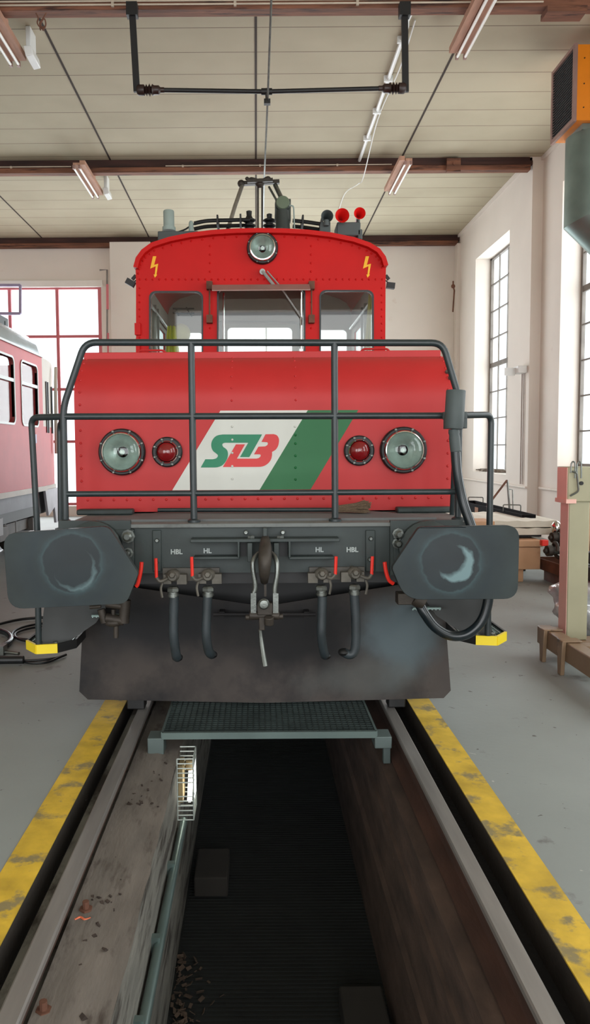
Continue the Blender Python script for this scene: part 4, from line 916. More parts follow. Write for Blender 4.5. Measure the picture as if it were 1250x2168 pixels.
# front window seals and panes
for w_, r_ in zip(wins, (0, 1, 2)):
    c = (sum(p[0] for p in w_) / len(w_), sum(p[1] for p in w_) / len(w_))
    big = [(x + (3.2 if x > c[0] else -3.2), y + (3.2 if y > c[1] else -3.2)) for x, y in w_]
    mb = MB(); mb.pxplate(big, [w_], DC - .012, .03); fr_ = mb.build('cab_window', black, loco)
    mb = MB(); mb.pxplate(w_, [], DC + .01, .004); mb.build('pane', cabglass, fr_)
mb = MB(); mb.tube([P(474, 620, 8.3), P(474, 800, 8.3)], .012, 6); mb.tube([P(638, 608, DC - .03), P(638, 738, DC - .03)], .010, 6); mb.cbox(P(638, 745, DC - .03), (.03, .02, .06)); wp = mb.build('wiper_blade', chrome, loco)
mb = MB(); mb.tube([P(556, 574, DC - .05), P(580, 604, DC - .06)], .018, 8); mb.tube([P(566, 574, DC - .05), P(592, 604, DC - .06), P(641, 676, DC - .04)], .008, 6); mb.cyl(P(556, 575, DC - .06), P(556, 575, DC), .03, seg=12); mb.build('wiper_arm', MATS['frame_grey'], wp)
# sun visor above centre window
mb = MB(); a = P(449, 603, DC - .13); b = P(656, 603, DC - .13); mb.prism([[P(449, 603, DC - .10), P(449, 614, DC - .2), P(449, 616, DC - .2), P(449, 605, DC - .08)]], (b.x - a.x, 0, 0)); vz = mb.build('sun_visor', greyt, loco)
for px in (444, 660):
    mb = MB()
    for py in (605, 676): mb.cbox(P(px, py, DC - .05), (.06, .09, .08)); mb.cyl(P(px, py - 8, DC - .06), P(px, py + 8, DC - .06), .018, seg=8)
    mb.tube([P(px, 608, DC - .06), P(px, 672, DC - .06)], .009, 6); each(mb, 'visor_bracket', rust, vz)
# bolts of lightning
bolt = [(197, 280), (229, 280), (208, 362), (247, 350), (230, 452), (237, 455), (215, 483), (203, 452), (214, 453), (223, 374), (171, 397)]
for dx in (0, 450.5): decal([(280 + x / 4.464 + dx, 480 + y / 4.464) for x, y in bolt], yel, 'warning_bolt', DC, .004, cabf, .003)
# cab headlight
o = roundlamp(556, 527, DC, .162, .138, .118, 'cab_headlight', 'white', .06)
# mirrors
for s, px in ((-1, 276), (1, 828)):
    mb = MB(); b = P(px, 600, DC + .1); a = P(288 if s < 0 else 817, 583, DC + .1); mb.bar(a, P(px + s * -4, 592, DC + .1), .03, .03); mb.bar(P(px + s * -9, 604, DC + .1), P(px + s * 8, 594 if s < 0 else 606, DC + .1), .06, .06); mb.bar(a + Vector((0, 0, -.05)), P(px, 605, DC + .1), .012, .012); mb.build('side_mirror', blackm, loco)
mb = MB(); mb.box((xl - .02, 8.3, 2.0), (xl + .02, 8.34, 3.3)); mb.box((xr - .02, 8.3, 2.0), (xr + .02, 8.34, 3.3)); c = P(292, 697, DC - .02); mb.cbox(c, (.06, .05, .12)); mb.cbox(c + Vector((0, 0, -.25)), (.04, .05, .3)); mb.build('door_strip', red, loco)
# things inside the cab
t = thing('safety_vest', 'yellow-green high-visibility vest hanging inside the cab behind the side window', 'vest', P(362, 745, 8.9), None)
mb = MB(); nx, nz = 14, 12; vs = []; fs = []
for j in range(nz + 1):
    for i in range(nx + 1):
        u = i / nx; v = j / nz; wd = 14 + 20 * v; px = 364 + (u - .5) * wd; py = 690 + v * 85; p = P(px, py, 8.9); p.y += .05 * math.sin(u * 14 + v * 2) * (1 - .4 * v); vs.append(p)
for j in range(nz):
    for i in range(nx): a = j * (nx + 1) + i; fs.append((a, a + 1, a + nx + 2, a + nx + 1))
mb.add(vs, fs); vv = mb.build('cloth', vest, t, ang=80); so = vv.modifiers.new('thickness', 'SOLIDIFY'); so.thickness = .012
c = P(384, 706, 9.3); mb = MB(); mb.ball(c, .13, 18, 10, (.85, 1, .9)); single(mb, 'hard_hat', pmat('hat_yellow', (196, 190, 112), .4), 'pale yellow hard hat hanging beside the high-visibility vest', 'hard hat')
mb = MB(); vs = []; fs = []
for j in range(nz + 1):
    for i in range(nx + 1):
        u = i / nx; v = j / nz; px = 786 - (18 * v) * (1 - u) - 2 * (1 - u); py = 618 + v * 190; p = P(px, py, 8.4); p.y += .06 * math.sin(u * 16); p.x = min(p.x, xr - .06); vs.append(p)
for j in range(nz):
    for i in range(nx): a = j * (nx + 1) + i; fs.append((a, a + 1, a + nx + 2, a + nx + 1))
mb.add(vs, fs); o = single(mb, 'curtain', pmat('curtain_olive', (188, 190, 72), .8), 'olive-yellow curtain hanging in the cab window nearest the tall windows', 'curtain'); so = o.modifiers.new('thickness', 'SOLIDIFY'); so.thickness = .01
# ---- rear hood and rear floor (beyond the cab)
mb = MB(); mb.box((CX - HW, 10.86, ZD), (CX + HW, 14.1, 2.12)); mb.build('rear_hood', red2, loco, bevel=.03)
mb = MB(); mb.box((xl + .02, DC + .05, 1.2), (xr - .02, 10.8, 1.24)); mb.build('cab_floor', blackm, loco)

# ================================================================== ROOF GEAR
def RB(name, f, mat, par=None, **k): mb = MB(); f(mb); return mb.build(name, mat, par or loco, **k)
def pbox(mb, x0, y0, x1, y1, D, d): a = P(x0, y0, D); b = P(x1, y1, D); mb.box((a.x, D, b.z), (b.x, D + d, a.z))
RB('roof_box', lambda m: pbox(m, 334, 489, 420, 520, 8.6, .6), greybox, bevel=.01)
def f(m): a = P(358, 489, 8.9); b = P(358, 446, 8.9); m.lathe([(.075, 0), (.075, .04), (.062, .045), (.062, (b - a).length - .01), (.055, (b - a).length)], a, (0, 0, 1), 24)
RB('roof_vent', f, pale)
def f(m): a = P(405, 492, 8.9); b = P(405, 468, 8.9); m.lathe([(.03, 0), (.026, (b - a).length - .02), (.015, (b - a).length)], a, (0, 0, 1), 16)
RB('antenna', f, pale)
def f(m):
    m.tube(spline([P(375, 492, 9), P(392, 486, 9), P(404, 478, 9), P(412, 474, 9)], 4), .01, 6)
RB('roof_cable', f, black)
# long curved frame bars of the pantograph
panto = MB(); pb2 = MB()
for yy, D in ((0, 9.0), (12, 9.25)):
    panto.tube(spline([P(411, 473 + yy, D), P(440, 467.5 + yy, D), P(490, 466 + yy, D), P(530, 465 + yy, D)], 5), .022, 8)
    pb2.tube(spline([P(620, 467 + yy, D), P(650, 470 + yy, D), P(690, 476 + yy, D)], 5), .022, 8)
for px, py in ((462, 470), (510, 468)): panto.bar(P(px, py - 6, 9.1), P(px, py + 14, 9.1), .02, .34, up=(0, 1, 0))
for px, py in ((640, 470), (680, 474)): pb2.bar(P(px, py - 6, 9.1), P(px, py + 14, 9.1), .02, .34, up=(0, 1, 0))
pan = panto.build('pantograph_frame', blackm, loco); pb2.build('pantograph_frame', blackm, loco)
def twin(m):
    for x in (546.5, 555.5): m.bar(P(x, 388, 10.3), P(x, 486, 10.3), .026, .035)
RB('pantograph_arm', twin, brown_steel, pan)
RB('pantograph_arm', lambda m: m.tube([P(514, 390, 10.3), P(498, 436, 9.9), P(483, 486, 9.5)], .026, 10), pmat('pale_strut', (136, 132, 124), .4, .5, var=.2), pan)
RB('pantograph_arm', lambda m: (m.tube([P(583, 392, 10.3), P(606, 440, 10.0)], .03, 10), m.tube([P(570, 396, 10.3), P(588, 428, 10.1)], .015, 8)), steel, pan)
def f(m): m.bar(P(508, 389, 10.3), P(592, 385, 10.3), .07, .045); m.ball(P(550, 388, 10.28), .06, 12, 8); m.ball(P(511, 389, 10.28), .05, 10, 6); m.bar(P(524, 384, 10.2), P(578, 381, 10.2), .05, .04); m.tube(spline([P(530, 382, 10.2), P(524, 376, 10.2), P(521, 379, 10.2), P(526, 381, 10.2), P(532, 377, 10.2), P(545, 380, 10.2)], 4), .012, 6); m.tube(spline([P(556, 382, 10.2), P(568, 376, 10.2), P(572, 381, 10.2)], 4), .02, 6)
RB('collector_head', f, brown_steel, pan)
def ins(px, py, D, r, h):
    def f(m):
        a = P(px, 487, D); prof = []; k = 0; hh = h
        prof = [(r * .6, 0)]; z = .02
        while z < hh: prof += [(r * .6, z), (r, z + .02), (r, z + .035), (r * .6, z + .05)]; z += .06
        prof += [(r * .4, hh + .03), (r * .45, hh + .08), (0.01, hh + .09)]; m.lathe(prof, a, (0, 0, 1), 18)
    return f
RB('insulator', ins(528, 487, 9.1, .075, .13), blackm); RB('insulator', ins(571, 487, 9.3, .075, .10), blackm)
# searchlight / camera like unit
def f(m):
    a = P(599, 486, 9.0); m.cyl(a, P(599, 446, 9.0), .085, .07, seg=20); m.bar(P(586, 470, 9.05), P(588, 424, 9.05), .05, .1); m.bar(P(612, 470, 9.05), P(612, 424, 9.05), .04, .1); m.lathe([(.085, -.2), (.09, 0), (.08, .02)], P(599, 432, 9.0), (.0, -1, .1), 24)
o = RB('roof_signal_unit', f, pmat('unit_dark', (48, 54, 50), .55, var=.2))
RB('unit_cap', lambda m: m.lathe([(.078, .02), (.072, .03), (.03, .035)], P(599, 430, 9.0), (0, -1, .1), 24), pmat('cap_olive', (96, 108, 88), .6), o)
RB('unit_pipe', lambda m: m.tube(rpath([P(613, 435, 8.95), P(622, 436, 8.95), P(624, 485, 8.95)], .03), .009, 6), pale, o)
RB('junction_box', lambda m: (pbox(m, 714, 470, 764, 498, 8.5, .3), pbox(m, 758, 485, 768, 506, 8.5, .2)), greybox, bevel=.01)
def horn(px, py, r, mat, D, name, par=None):
    c = P(px, py, D); mb = MB(); mb.lathe([(r * .18, -.32), (r * .22, -.22), (r * .35, -.12), (r * .7, -.03), (r, 0), (r * 1.02, .01), (r * .9, .0), (r * .6, -.04), (r * .3, -.12), (r * .12, -.2)], c, (0, -1, 0), 28, True, True); o = mb.build(name, mat, loco)
    mb = MB(); mb.cyl(c + Vector((0, .12, -r * .3)), c + Vector((0, .12, -r - .09)), .02, seg=8); mb.build('horn_stem', greybox, o)
hornred = pmat('horn_red', (214, 30, 26), .4)
horn(693, 458, .064, greybox, 8.4, 'horn'); horn(725, 456.5, .074, hornred, 8.4, 'horn'); horn(762, 452, .062, hornred, 8.5, 'horn')
RB('horn_bracket', lambda m: (pbox(m, 680, 470, 700, 492, 8.45, .12), m.cyl(P(691, 478, 8.4), P(691, 466, 8.4), .03, seg=10)), greybox)
def f(m):
    for k in range(8): a = P(430 + k * 32, 489.5 if k not in (0, 7) else 492, 8.5); m.bar(a, a + Vector((.28, 0, 0)), .3, .02)
RB('roof_walkway', lambda m: m.prism([[P(x, y, 8.4) for x, y in ((420, 490), (500, 484), (600, 484), (690, 490), (720, 496), (720, 500), (400, 500))]], (0, 1.6, 0)), blackm)
# ================================================================== RAILCAR ON THE NEXT TRACK
car = thing('railcar', 'red and cream railcar standing on the next track before the bright gate', 'railcar', (-4.85, 11, 0))
XS = -3.5; Y0, Y1, Y2 = 6.0, 12.72, 13.6; XC = -4.85
def wz(py, D): return P(20, py, D).z
zt_ = 3.14; zb_ = 1.02
wA = (9.6, 11.22, 2.0, 2.93); wB = (11.58, 12.42, 2.0, 2.93); wC = (7.2, 9.1, 2.0, 2.93)
def rrw(w, r=.09): return rr(w[0], w[2], w[1], w[3], r)
mb = MB(); mb.prism([[Vector((XS, y, z)) for y, z in q(Y0, Y1, zb_, zt_)]] + [[Vector((XS, y, z)) for y, z in rrw(w)] for w in (wA, wB, wC)], (-.06, 0, 0)); mb.build('side_wall', tramred, car)
mb = MB(); mb.prism([[Vector((XC - 1.35, y, z)) for y, z in q(Y0, Y1, zb_, zt_)]] + [[Vector((XC - 1.35, y, z)) for y, z in rrw(w)] for w in (wA, wB, wC)], (.06, 0, 0)); mb.build('side_wall', tramwhite, car)
for w in (wA, wB, wC):
    out = rr(w[0] - .03, w[2] - .03, w[1] + .03, w[3] + .03, .11); inn = rrw(w)
    mb = MB(); mb.prism([[Vector((XS + .012, y, z)) for y, z in out], [Vector((XS + .012, y, z)) for y, z in inn]], (-.05, 0, 0)); zm = w[2] + (w[3] - w[2]) * .66; mb.box((XS - .02, w[0], zm - .025), (XS + .008, w[1], zm + .025)); o = mb.build('window_frame', galv if False else MATS['frame_grey'], car)
    mb = MB(); mb.prism([[Vector((XS - .03, y, z)) for y, z in inn]], (-.005, 0, 0)); mb.build('pane', cabglass, o)
# roof shoulder
pr = [(XS, zt_), (XS - .05, zt_ + .16), (XS - .18, zt_ + .30), (XS - .5, zt_ + .42), (XC, zt_ + .5), (XC - .85, zt_ + .42), (XC - 1.17, zt_ + .3), (XC - 1.35, zt_)]
mb = MB(); mb.prism([[Vector((x, Y0, z)) for x, z in pr]], (0, Y1 - Y0 - .1, 0)); mb.build('roof', tramblue, car, ang=60)
mb = MB(); mb.bar((XS + .01, Y0, zt_ - .01), (XS + .01, Y1, zt_ - .01), .03, .03); mb.build('rain_gutter', MATS['frame_grey'], car)
mb = MB(); mb.box((XS - .55, Y0, zt_ + .42), (XS - .45, Y1 - .25, zt_ + .56)); y = Y0 + .3
while y < Y1: mb.box((XS - .56, y, zt_ + .3), (XS - .44, y + .05, zt_ + .5)); y += 1.2
mb.build('roof_rail', greybox, car)
# tapered end
def endpt(y, dz=0): t = max(0, (y - Y1) / (13.66 - Y1)); return XS - .09 * t ** 2
ys = [Y1 + (13.66 - Y1) * i / 6 for i in range(7)]
for nm, za, zb2, m_ in (('end_lower', 1.02, 2.0, tramred), ('end_upper', 2.0, 3.12, tramwhite)):
    mb = MB(); vs = []; fs = []
    for y in ys: x = endpt(y); vs += [(x, y, za), (x, y, zb2), (x - .05, y, za), (x - .05, y, zb2)]
    for i in range(6): a = i * 4; fs += [(a, a + 4, a + 5, a + 1), (a + 2, a + 3, a + 7, a + 6), (a + 1, a + 5, a + 7, a + 3), (a, a + 2, a + 6, a + 4)]
    mb.add(vs, fs); mb.build(nm, m_, car)
mb = MB()
for y in (12.92, 13.05): x = endpt(y) + .01; mb.box((x - .01, y, 1.9), (x + .006, y + .04, 2.75))
mb.box((endpt(13.38) - .01, 13.38, 1.9), (endpt(13.38) + .012, 13.46, 2.7)); each(mb, 'door_seal', blackm, car)
mb = MB(); mb.box((XC - 1.3, 13.62, 1.0), (XS - .09, 13.68, 3.1)); mb.build('end_wall', tramred, car)
mb = MB(); mb.tube(rpath([(endpt(13.5) + .06, 13.5, 1.55), (endpt(13.5) + .08, 13.5, 2.8), (endpt(13.5) + .06, 13.62, 3.05)], .03), .03, 8); mb.build('grab_bar', tramwhite, car)
mb = MB(); mb.box((XS - .03, Y0, zb_ - .08), (XS + .012, Y1 + .1, zb_)); mb.box((XS - .2, Y1, zb_ - .08), (XS - .06, 13.66, zb_)); mb.build('sill_band', tramwhite, car)
mb = MB(); mb.box((XS - .10, Y0, .72), (XS - .04, 12.3, .93)); mb.build('side_frame', pmat('car_frame_grey', (128, 132, 142), .55), car)
mb = MB(); mb.prism([[Vector((XS - .03, y, z)) for y, z in ((12.85, .95), (13.66, .95), (13.66, .34), (13.5, .34), (13.42, .62), (13.02, .50))]], (-.04, 0, 0)); mb.build('end_skirt', pmat('car_skirt', (186, 184, 192), .5), car)
mb = MB(); mb.box((XC - 1.2, Y0, .55), (XS - .12, 13.5, .98)); mb.box((XC - 1.1, 10.6, .25), (XS - .35, 13.0, .6)); mb.build('underbody', blackm, car)
for y in (10.9, 12.5):
    for s in (-1, 1):
        mb = MB(); mb.lathe([(.40, 0), (.42, .02), (.38, .1), (.36, .13), (.2, .1), (.1, .13)], (XC + s * .72, y, .41), (s, 0, 0), 28); mb.build('wheel', brown_steel, car)
mb = MB(); mb.box((XS - .35, 10.45, .36), (XS - .18, 13.0, .52)); mb.cyl((XS - .25, 11.7, .35), (XS - .25, 11.7, .7), .08, seg=12); mb.cyl((XS - .22, 11.2, .5), (XS - .22, 11.5, .75), .04, seg=10); mb.cbox((XS - .2, 10.9, .42), (.2, .34, .2)); mb.cbox((XS - .2, 12.5, .42), (.2, .34, .2)); mb.build('bogie_frame', pmat('bogie_grey', (106, 102, 98), .6, var=.3), car)
mb = MB(); mb.box((XS - .2, 10.2, .42), (XS - .06, 10.75, .66)); mb.build('equipment_box', pmat('box_light', (170, 172, 176), .5), car)
mb = MB(); a = 12.6; mb.box((XS - .001, 12.1, 1.72), (XS + .004, 12.3, 1.86)); mb.build('notice_plate', pmat('notice_blue', (170, 178, 214), .5), car)
for X, lab in ((XC - .75, 'outer rail of the railcar track'), (XC + .75, 'rail of the railcar track on the locomotive side')):
    mb = MB(); mb.box((X - .035, YF, -.1), (X + .035, YB - .5, .006)); single(mb, 'rail', railtop, lab, 'rail')
# ================================================================== FLOOR ITEMS, CABLE SIDE
def gp(l, z=.02): return [PZ(x, y, z) for x, y in l]
mb = MB(); mb.tube(spline(gp([(-30, 1330), (0, 1321), (40, 1312), (80, 1308), (120, 1306), (170, 1305), (200, 1310)]), 5), .013, 8); single(mb, 'floor_cable', black, 'single black cable sweeping across the floor behind the step', 'cable')
mb = MB(); mb.tube(spline(gp([(-30, 1333), (0, 1336), (16, 1342), (23, 1352), (16, 1362), (0, 1370), (-30, 1380)], .03), 6), .024, 10); single(mb, 'floor_cable', MATS['cable_rubber'], 'thick glossy black cable curving in from the floor edge', 'cable')
mb = MB(); mb.tube(spline(gp([(110, 1318), (75, 1322), (45, 1329), (28, 1338), (27, 1347), (45, 1353), (80, 1354), (120, 1350), (150, 1340), (140, 1328), (100, 1326), (60, 1331), (34, 1340), (33, 1349), (50, 1356), (80, 1358)], .018), 6), .011, 8); single(mb, 'cable_coil', black, 'loose coil of black cable on the floor behind the yellow edged step', 'cable')
mb = MB(); mb.tube(spline(gp([(52, 1399), (90, 1397), (120, 1393), (140, 1386), (125, 1392), (100, 1402), (70, 1404), (50, 1401)], .015), 5), .010, 8); mb.cyl(PZ(-40, 1398, .035), PZ(50, 1397, .035), .030, seg=12); single(mb, 'cable_plug', black, 'black cable connector with thin leads lying in front of the step', 'cable connector')
mb = MB(); mb.tube(spline(gp([(-20, 1386), (10, 1381), (40, 1384)], .02), 5), .014, 8); mb.cbox(PZ(-2, 1375, .04), (.1, .1, .07)); single(mb, 'cable_clamp', steel, 'grey metal cable end lying behind the black connector', 'cable connector')
# ================================================================== JACK STAND
jk = thing('lifting_jack_post', 'pale green and pink lifting jack post on a brown steel base', 'jack', (2.33, 5.62, 0))
D = 5.6; a = P(1206, 1060, D); b = P(1243, 1375, D); xj0, xj1 = a.x, b.x
mb = MB(); mb.box((xj0, D, .16), (xj1, D + .15, 1.22)); jp = mb.build('post', jackm, jk, bevel=.008)
mb = MB(); mb.box((xj0 - .004, D + .004, .17), (xj0 - .001, D + .146, 1.21)); mb.build('post_side', pmat('faded_pink_paint', (238, 188, 174), .5, var=.06), jp)
mb = MB(); mb.box((xj0 - .022, D - .02, 1.185), (xj1 + .03, D + .17, 1.44)); js_ = mb.build('sleeve', jackm, jk, bevel=.008)
mb = MB(); mb.box((xj0 - .026, D - .015, 1.19), (xj0 - .0225, D + .165, 1.435)); mb.box((xj0 - .034, D - .03, 1.175), (xj0 + .04, D + .18, 1.205)); mb.build('sleeve_side', MATS['faded_pink_paint'], js_)
mb = MB()
for px in (1214, 1227): c = P(px, 992, D - .02); mb.tube(spline([c + Vector((-.016, 0, -.03)), c + Vector((-.014, 0, .03)), c + Vector((0, 0, .05)), c + Vector((.014, 0, .03)), c + Vector((.016, 0, -.07))], 5), .006, 8)
mb.tube(rpath([P(1212, 998, D - .04), P(1222, 1000, D - .05), P(1226, 1040, D - .05), P(1208, 1050, D - .04)], .02), .007, 8); each(mb, 'locking_hook', steel, js_)
mb = MB(); c = P(1231, 1023, D - .02); mb.cyl(c, c + Vector((0, -.012, 0)), .014, seg=14); mb.build('bolt', blackm, js_)
# base
mb = MB(); mb.box((2.13, 4.35, .10), (2.23, 5.78, .235)); mb.box((2.2305, 5.56, .10), (2.62, 5.74, .159)); mb.box((2.2305, 5.15, .10), (2.9, 5.27, .228)); mb.build('base_frame', brownb, jk, bevel=.008)
mb = MB()
for y in (5.56, 5.22): mb.prism([[(2.10, y, .247), (2.10, y + .1, .247), (2.10, y + .075, 0), (2.10, y + .025, 0)]], (.028, 0, 0)); mb.box((2.10, y, .237), (2.24, y + .1, .249))
mb.box((2.7, 5.6, 0), (2.8, 5.75, .1)); mb.box((2.7, 5.15, 0), (2.8, 5.27, .1)); mb.box((2.13, 4.35, 0), (2.2, 4.42, .1)); each(mb, 'base_foot', brownb, jk, bevel=.005)
mb = MB(); c = Vector((2.42, 5.3, .25)); mb.tube([c + Vector((.045 * math.cos(t / 10 * PI * 2), .045 * math.sin(t / 10 * PI * 2), .03)) for t in range(10)], .008, 8, closed=True); mb.build('lifting_ring', blackm, jk)
# wrapped bundle
def lump(name, c, sc3, mat, lab, cat, seed, amp=.12, grp=None):
    rnd = random.Random(seed); bm = bmesh.new(); bmesh.ops.create_icosphere(bm, subdivisions=4, radius=1)
    from mathutils import noise
    for v in bm.verts:
        n = noise.noise(v.co * 2.2 + Vector((seed, 0, 0))) * amp * 1.6 + noise.noise(v.co * 6 + Vector((0, seed, 0))) * amp * .6
        co = Vector((max(-.8, min(.8, v.co.x)), max(-.8, min(.8, v.co.y)), max(-.85, min(.85, v.co.z)))) * (1 + n); v.co = Vector((co.x * sc3[0], co.y * sc3[1], co.z * sc3[2]))
    me = bpy.data.meshes.new(name); bm.to_mesh(me); bm.free()
    for p in me.polygons: p.use_smooth = True
    me.materials.append(mat); o = bpy.data.objects.new(name, me); COL.objects.link(o); z0 = min(v.co.z for v in me.vertices)
    for v in me.vertices: v.co.z -= z0
    o.location = c; return tag(o, lab, cat, grp)
lump('wrapped_bundle', (2.78, 6.45, .0), (.26, .36, .24), wrapm, 'bundle in crumpled clear wrap lying behind the jack post', 'bundle', 3, .2)
lump('wrapped_bundle', (3.32, 6.15, .0), (.22, .40, .20), wrapm, 'lower wrapped bundle on the window side of the jack post', 'bundle', 8, .2)
mb = MB(); mb.box((2.76, 6.2, .47), (3.2, 6.7, .60)); mb.cyl((2.78, 6.4, .66), (3.2, 6.4, .66), .06, seg=18); single(mb, 'black_case', blackm, 'black case on top of the wrapped bundles behind the jack post', 'case', bevel=.02)
mb = MB(); mb.bar((3.1, 7.2, .02), (3.3, 7.6, 1.3), .03, .12); single(mb, 'plank', card, 'light brown board leaning behind the jack post', 'board')
# springs / dampers on brown trough
tr = thing('steel_trough', 'brown steel trough on the floor holding coil dampers', 'trough', (3.6, 8.6, 0))
mb = MB(); A = [(3.38, 9.25), (3.43, 8.55), (4.7, 8.6), (4.6, 9.3)]
for i in range(4):
    x, y = A[i]; x2, y2 = A[(i + 1) % 4]; mb.bar((x, y, .205), (x2, y2, .205), .03, .13)
mb.prism([[Vector((x, y, .15)) for x, y in A]], (0, 0, .02)); mb.build('tray', rust, tr, bevel=.005)
mb = MB(); mb.box((3.46, 8.62, 0), (3.54, 9.2, .148)); mb.box((4.3, 8.65, 0), (4.4, 9.2, .148)); each(mb, 'skid', rust, tr)
def damper(c, d, r, ln, lab):
    c = Vector(c); d = Vector(d).normalized(); t = thing('coil_damper', lab, 'damper', c, 'coil dampers in the trough'); u = d.cross(Vector((0, 0, 1))).normalized(); w = u.cross(d)
    mb = MB(); mb.cyl(c, c + d * ln, r * .42, seg=14); mb.build('rod', steel, t)
    mb = MB(); pts = []; nt_ = 5
    for k in range(nt_ * 14 + 1): a = 2 * PI * k / 14; pts.append(c + d * (.06 + (ln - .12) * k / (nt_ * 14)) + (u * math.cos(a) + w * math.sin(a)) * r * .86)
    mb.tube(pts, r * .2, 8); mb.build('coil', brown_steel, t)
    mb = MB(); mb.cyl(c - d * .02, c + d * .04, r * .6, seg=18); mb.ball(c - d * .03, r * .32, 12, 8); mb.build('end_cap', brown_steel, t)
damper(P(1162, 1166, 8.75), (.85, .1, .02), .105, .62, 'rusty coil damper lying lowest on the brown trough')
damper(P(1172, 1138, 8.95), (.85, .1, .04), .10, .6, 'grey coil damper stacked behind with a red cap beside it')
damper(P(1184, 1150, 9.2), (.8, .1, .05), .085, .5, 'topmost small coil damper of the heap')
c = P(1155, 1149, 8.75); mb = MB(); mb.box((c.x - .035, c.y, c.z - .04), (c.x + .04, c.y + .08, c.z + .03)); single(mb, 'red_cap', redh, 'small bright red cap among the coil dampers', 'cap', bevel=.008)
c = P(1179, 1118, 9.0); mb = MB(); mb.ball(c, .075, 16, 10, (.8, .8, 1.15)); mb.cyl(c, c - Vector((.02, 0, .14)), .03, seg=10); single(mb, 'chrome_cap', chrome, 'shiny silver bulb-shaped cover on top of the damper heap', 'cover')
# cardboard stack with foam slab
mb = MB(); a = P(1060, 1200, 9.1); b = P(1146, 1213, 9.0)
mb.box((2.6, 9.0, .155), (3.34, 9.7, .42)); single(mb, 'cardboard_box', card, 'flat cardboard box under the white foam slabs', 'box', bevel=.006)
mb = MB(); mb.box((2.58, 8.98, .425), (3.36, 9.72, .50)); single(mb, 'cardboard_sheet', card, 'thick cardboard sheet resting on the flat cardboard box', 'cardboard', bevel=.006)
mb = MB(); mb.box((2.7, 9.05, 0), (3.16, 9.5, .153)); single(mb, 'cardboard_block', card, 'small cardboard support under the flat cardboard box', 'box', bevel=.006)
mb = MB(); mb.box((2.5, 9.2, .52), (3.42, 10.3, .545)); mb.box((2.6, 9.3, .50), (3.3, 10.2, .525)); single(mb, 'board', blackm, 'dark board between the cardboard and the white foam', 'board')
for z, lab, d_ in ((.548, 'lower white foam slab on the cardboard stack', 0), (.635, 'upper white foam slab on the cardboard stack', .06)):
    mb = MB(); nx = 20; vs = []; fs = []
    for i in range(nx + 1):
        x = 2.4 + 1.22 * i / nx
        w = .006 * math.sin(i * 1.7)
        for (y, zz) in ((9.15 + d_, z), (9.15 + d_, z + .075 + w), (10.6, z + .075 + w), (10.6, z)): vs.append((x, y, zz))
    for i in range(nx):
        a = i * 4
        for k in range(4): fs.append((a + k, a + (k + 1) % 4, a + 4 + (k + 1) % 4, a + 4 + k))
    fs += [(0, 1, 2, 3), tuple(nx * 4 + k for k in (3, 2, 1, 0))]; mb.add(vs, fs); single(mb, 'foam_slab', foamm, lab, 'foam', 'white foam slabs')
# black tray behind
mb = MB(); TQ = [(3.28, 12.4, .66), (3.34, 9.62, .66), (3.50, 9.64, .66), (3.52, 12.4, .66)]
for i in range(4): mb.bar(TQ[i], TQ[(i + 1) % 4], .02, .18)
mb.prism([[Vector((p[0], p[1], .58)) for p in TQ]], (0, 0, .015))
bt_ = single(mb, 'black_tray', pmat('matt_black', (20, 20, 22), .9, spec=.15), 'long shallow black tray beyond the white foam slabs', 'tray')
mb = MB()
for y in (12.0, 10.3):
    p0 = Vector((3.31, y, .74)); mb.tube(rpath([p0, p0 + Vector((0, 0, .09)), p0 + Vector((.2, -.1, .09)), p0 + Vector((.2, -.1, 0))], .02), .008, 8)
each(mb, 'handle', steel, bt_)
for x, y in ((3.43, 9.9), (3.43, 12.2)):
    mb = MB(); mb.box((x - .04, y - .04, 0), (x + .04, y + .04, .585)); mb.build('support_leg', brown_steel, bt_)
# folded frame / prop on the tray
t = thing('folding_prop', 'thin folding metal prop standing on the black tray by the wall', 'prop', P(1068, 1095, 11.5))
mb = MB(); mb.tube([P(1026, 1080, 11.5), P(1074, 1017, 11.6)], .016, 8); mb.build('strut', rust, t)
mb = MB(); mb.tube([P(1075, 1016, 11.6), P(1081, 1096, 11.5)], .016, 8); mb.tube([P(1078, 1036, 11.6), P(1086, 1037, 11.6), P(1087, 1096, 11.5)], .009, 8); mb.build('strut', steel, t)
c = P(1017, 1078, 11.5); mb = MB(); mb.box((c.x - .06, c.y - .1, c.z - .05), (c.x + .08, c.y + .1, c.z + .03)); single(mb, 'wood_block', card, 'small wooden block under the foot of the folding prop', 'block')
mb = MB(); c = P(1010, 1106, 8.4); mb.box((c.x - .22, 8.4, 0), (c.x + .2, 8.8, c.z + .01)); single(mb, 'cardboard_box', card, 'cardboard box peeking out behind the buffer and grab rail', 'box', bevel=.006)
# ================================================================== PIT ITEMS
br = thing('grating_bridge', 'steel grating walkway bridging the pit under the locomotive plow', 'grating', (.06, 4.6, 0))
xa, xb, ya, yb2 = -.521, .640, 4.07, 5.5
BZ = .055; mb = MB(); mb.bar((xa, ya, BZ - .018), (xb, ya, BZ - .018), .02, .036); mb.bar((xa, yb2, BZ - .018), (xb, yb2, BZ - .018), .02, .036); mb.bar((xa, ya, BZ - .018), (xa, yb2, BZ - .018), .012, .036); mb.bar((xb, ya, BZ - .018), (xb, yb2, BZ - .018), .012, .036); mb.build('frame', MATS['galvanised_steel'], br)
mb = MB(); x = xa + .03
while x < xb: mb.box((x, ya, BZ - .03), (x + .004, yb2, BZ - .002)); x += .033
y = ya + .03
while y < yb2: mb.box((xa, y, BZ - .016), (xb, y + .005, BZ - .003)); y += .033
mb.build('grating', galvd, br, smooth=False)
bg_ = pmat('bracket_galv', (92, 104, 102), .5, .3)
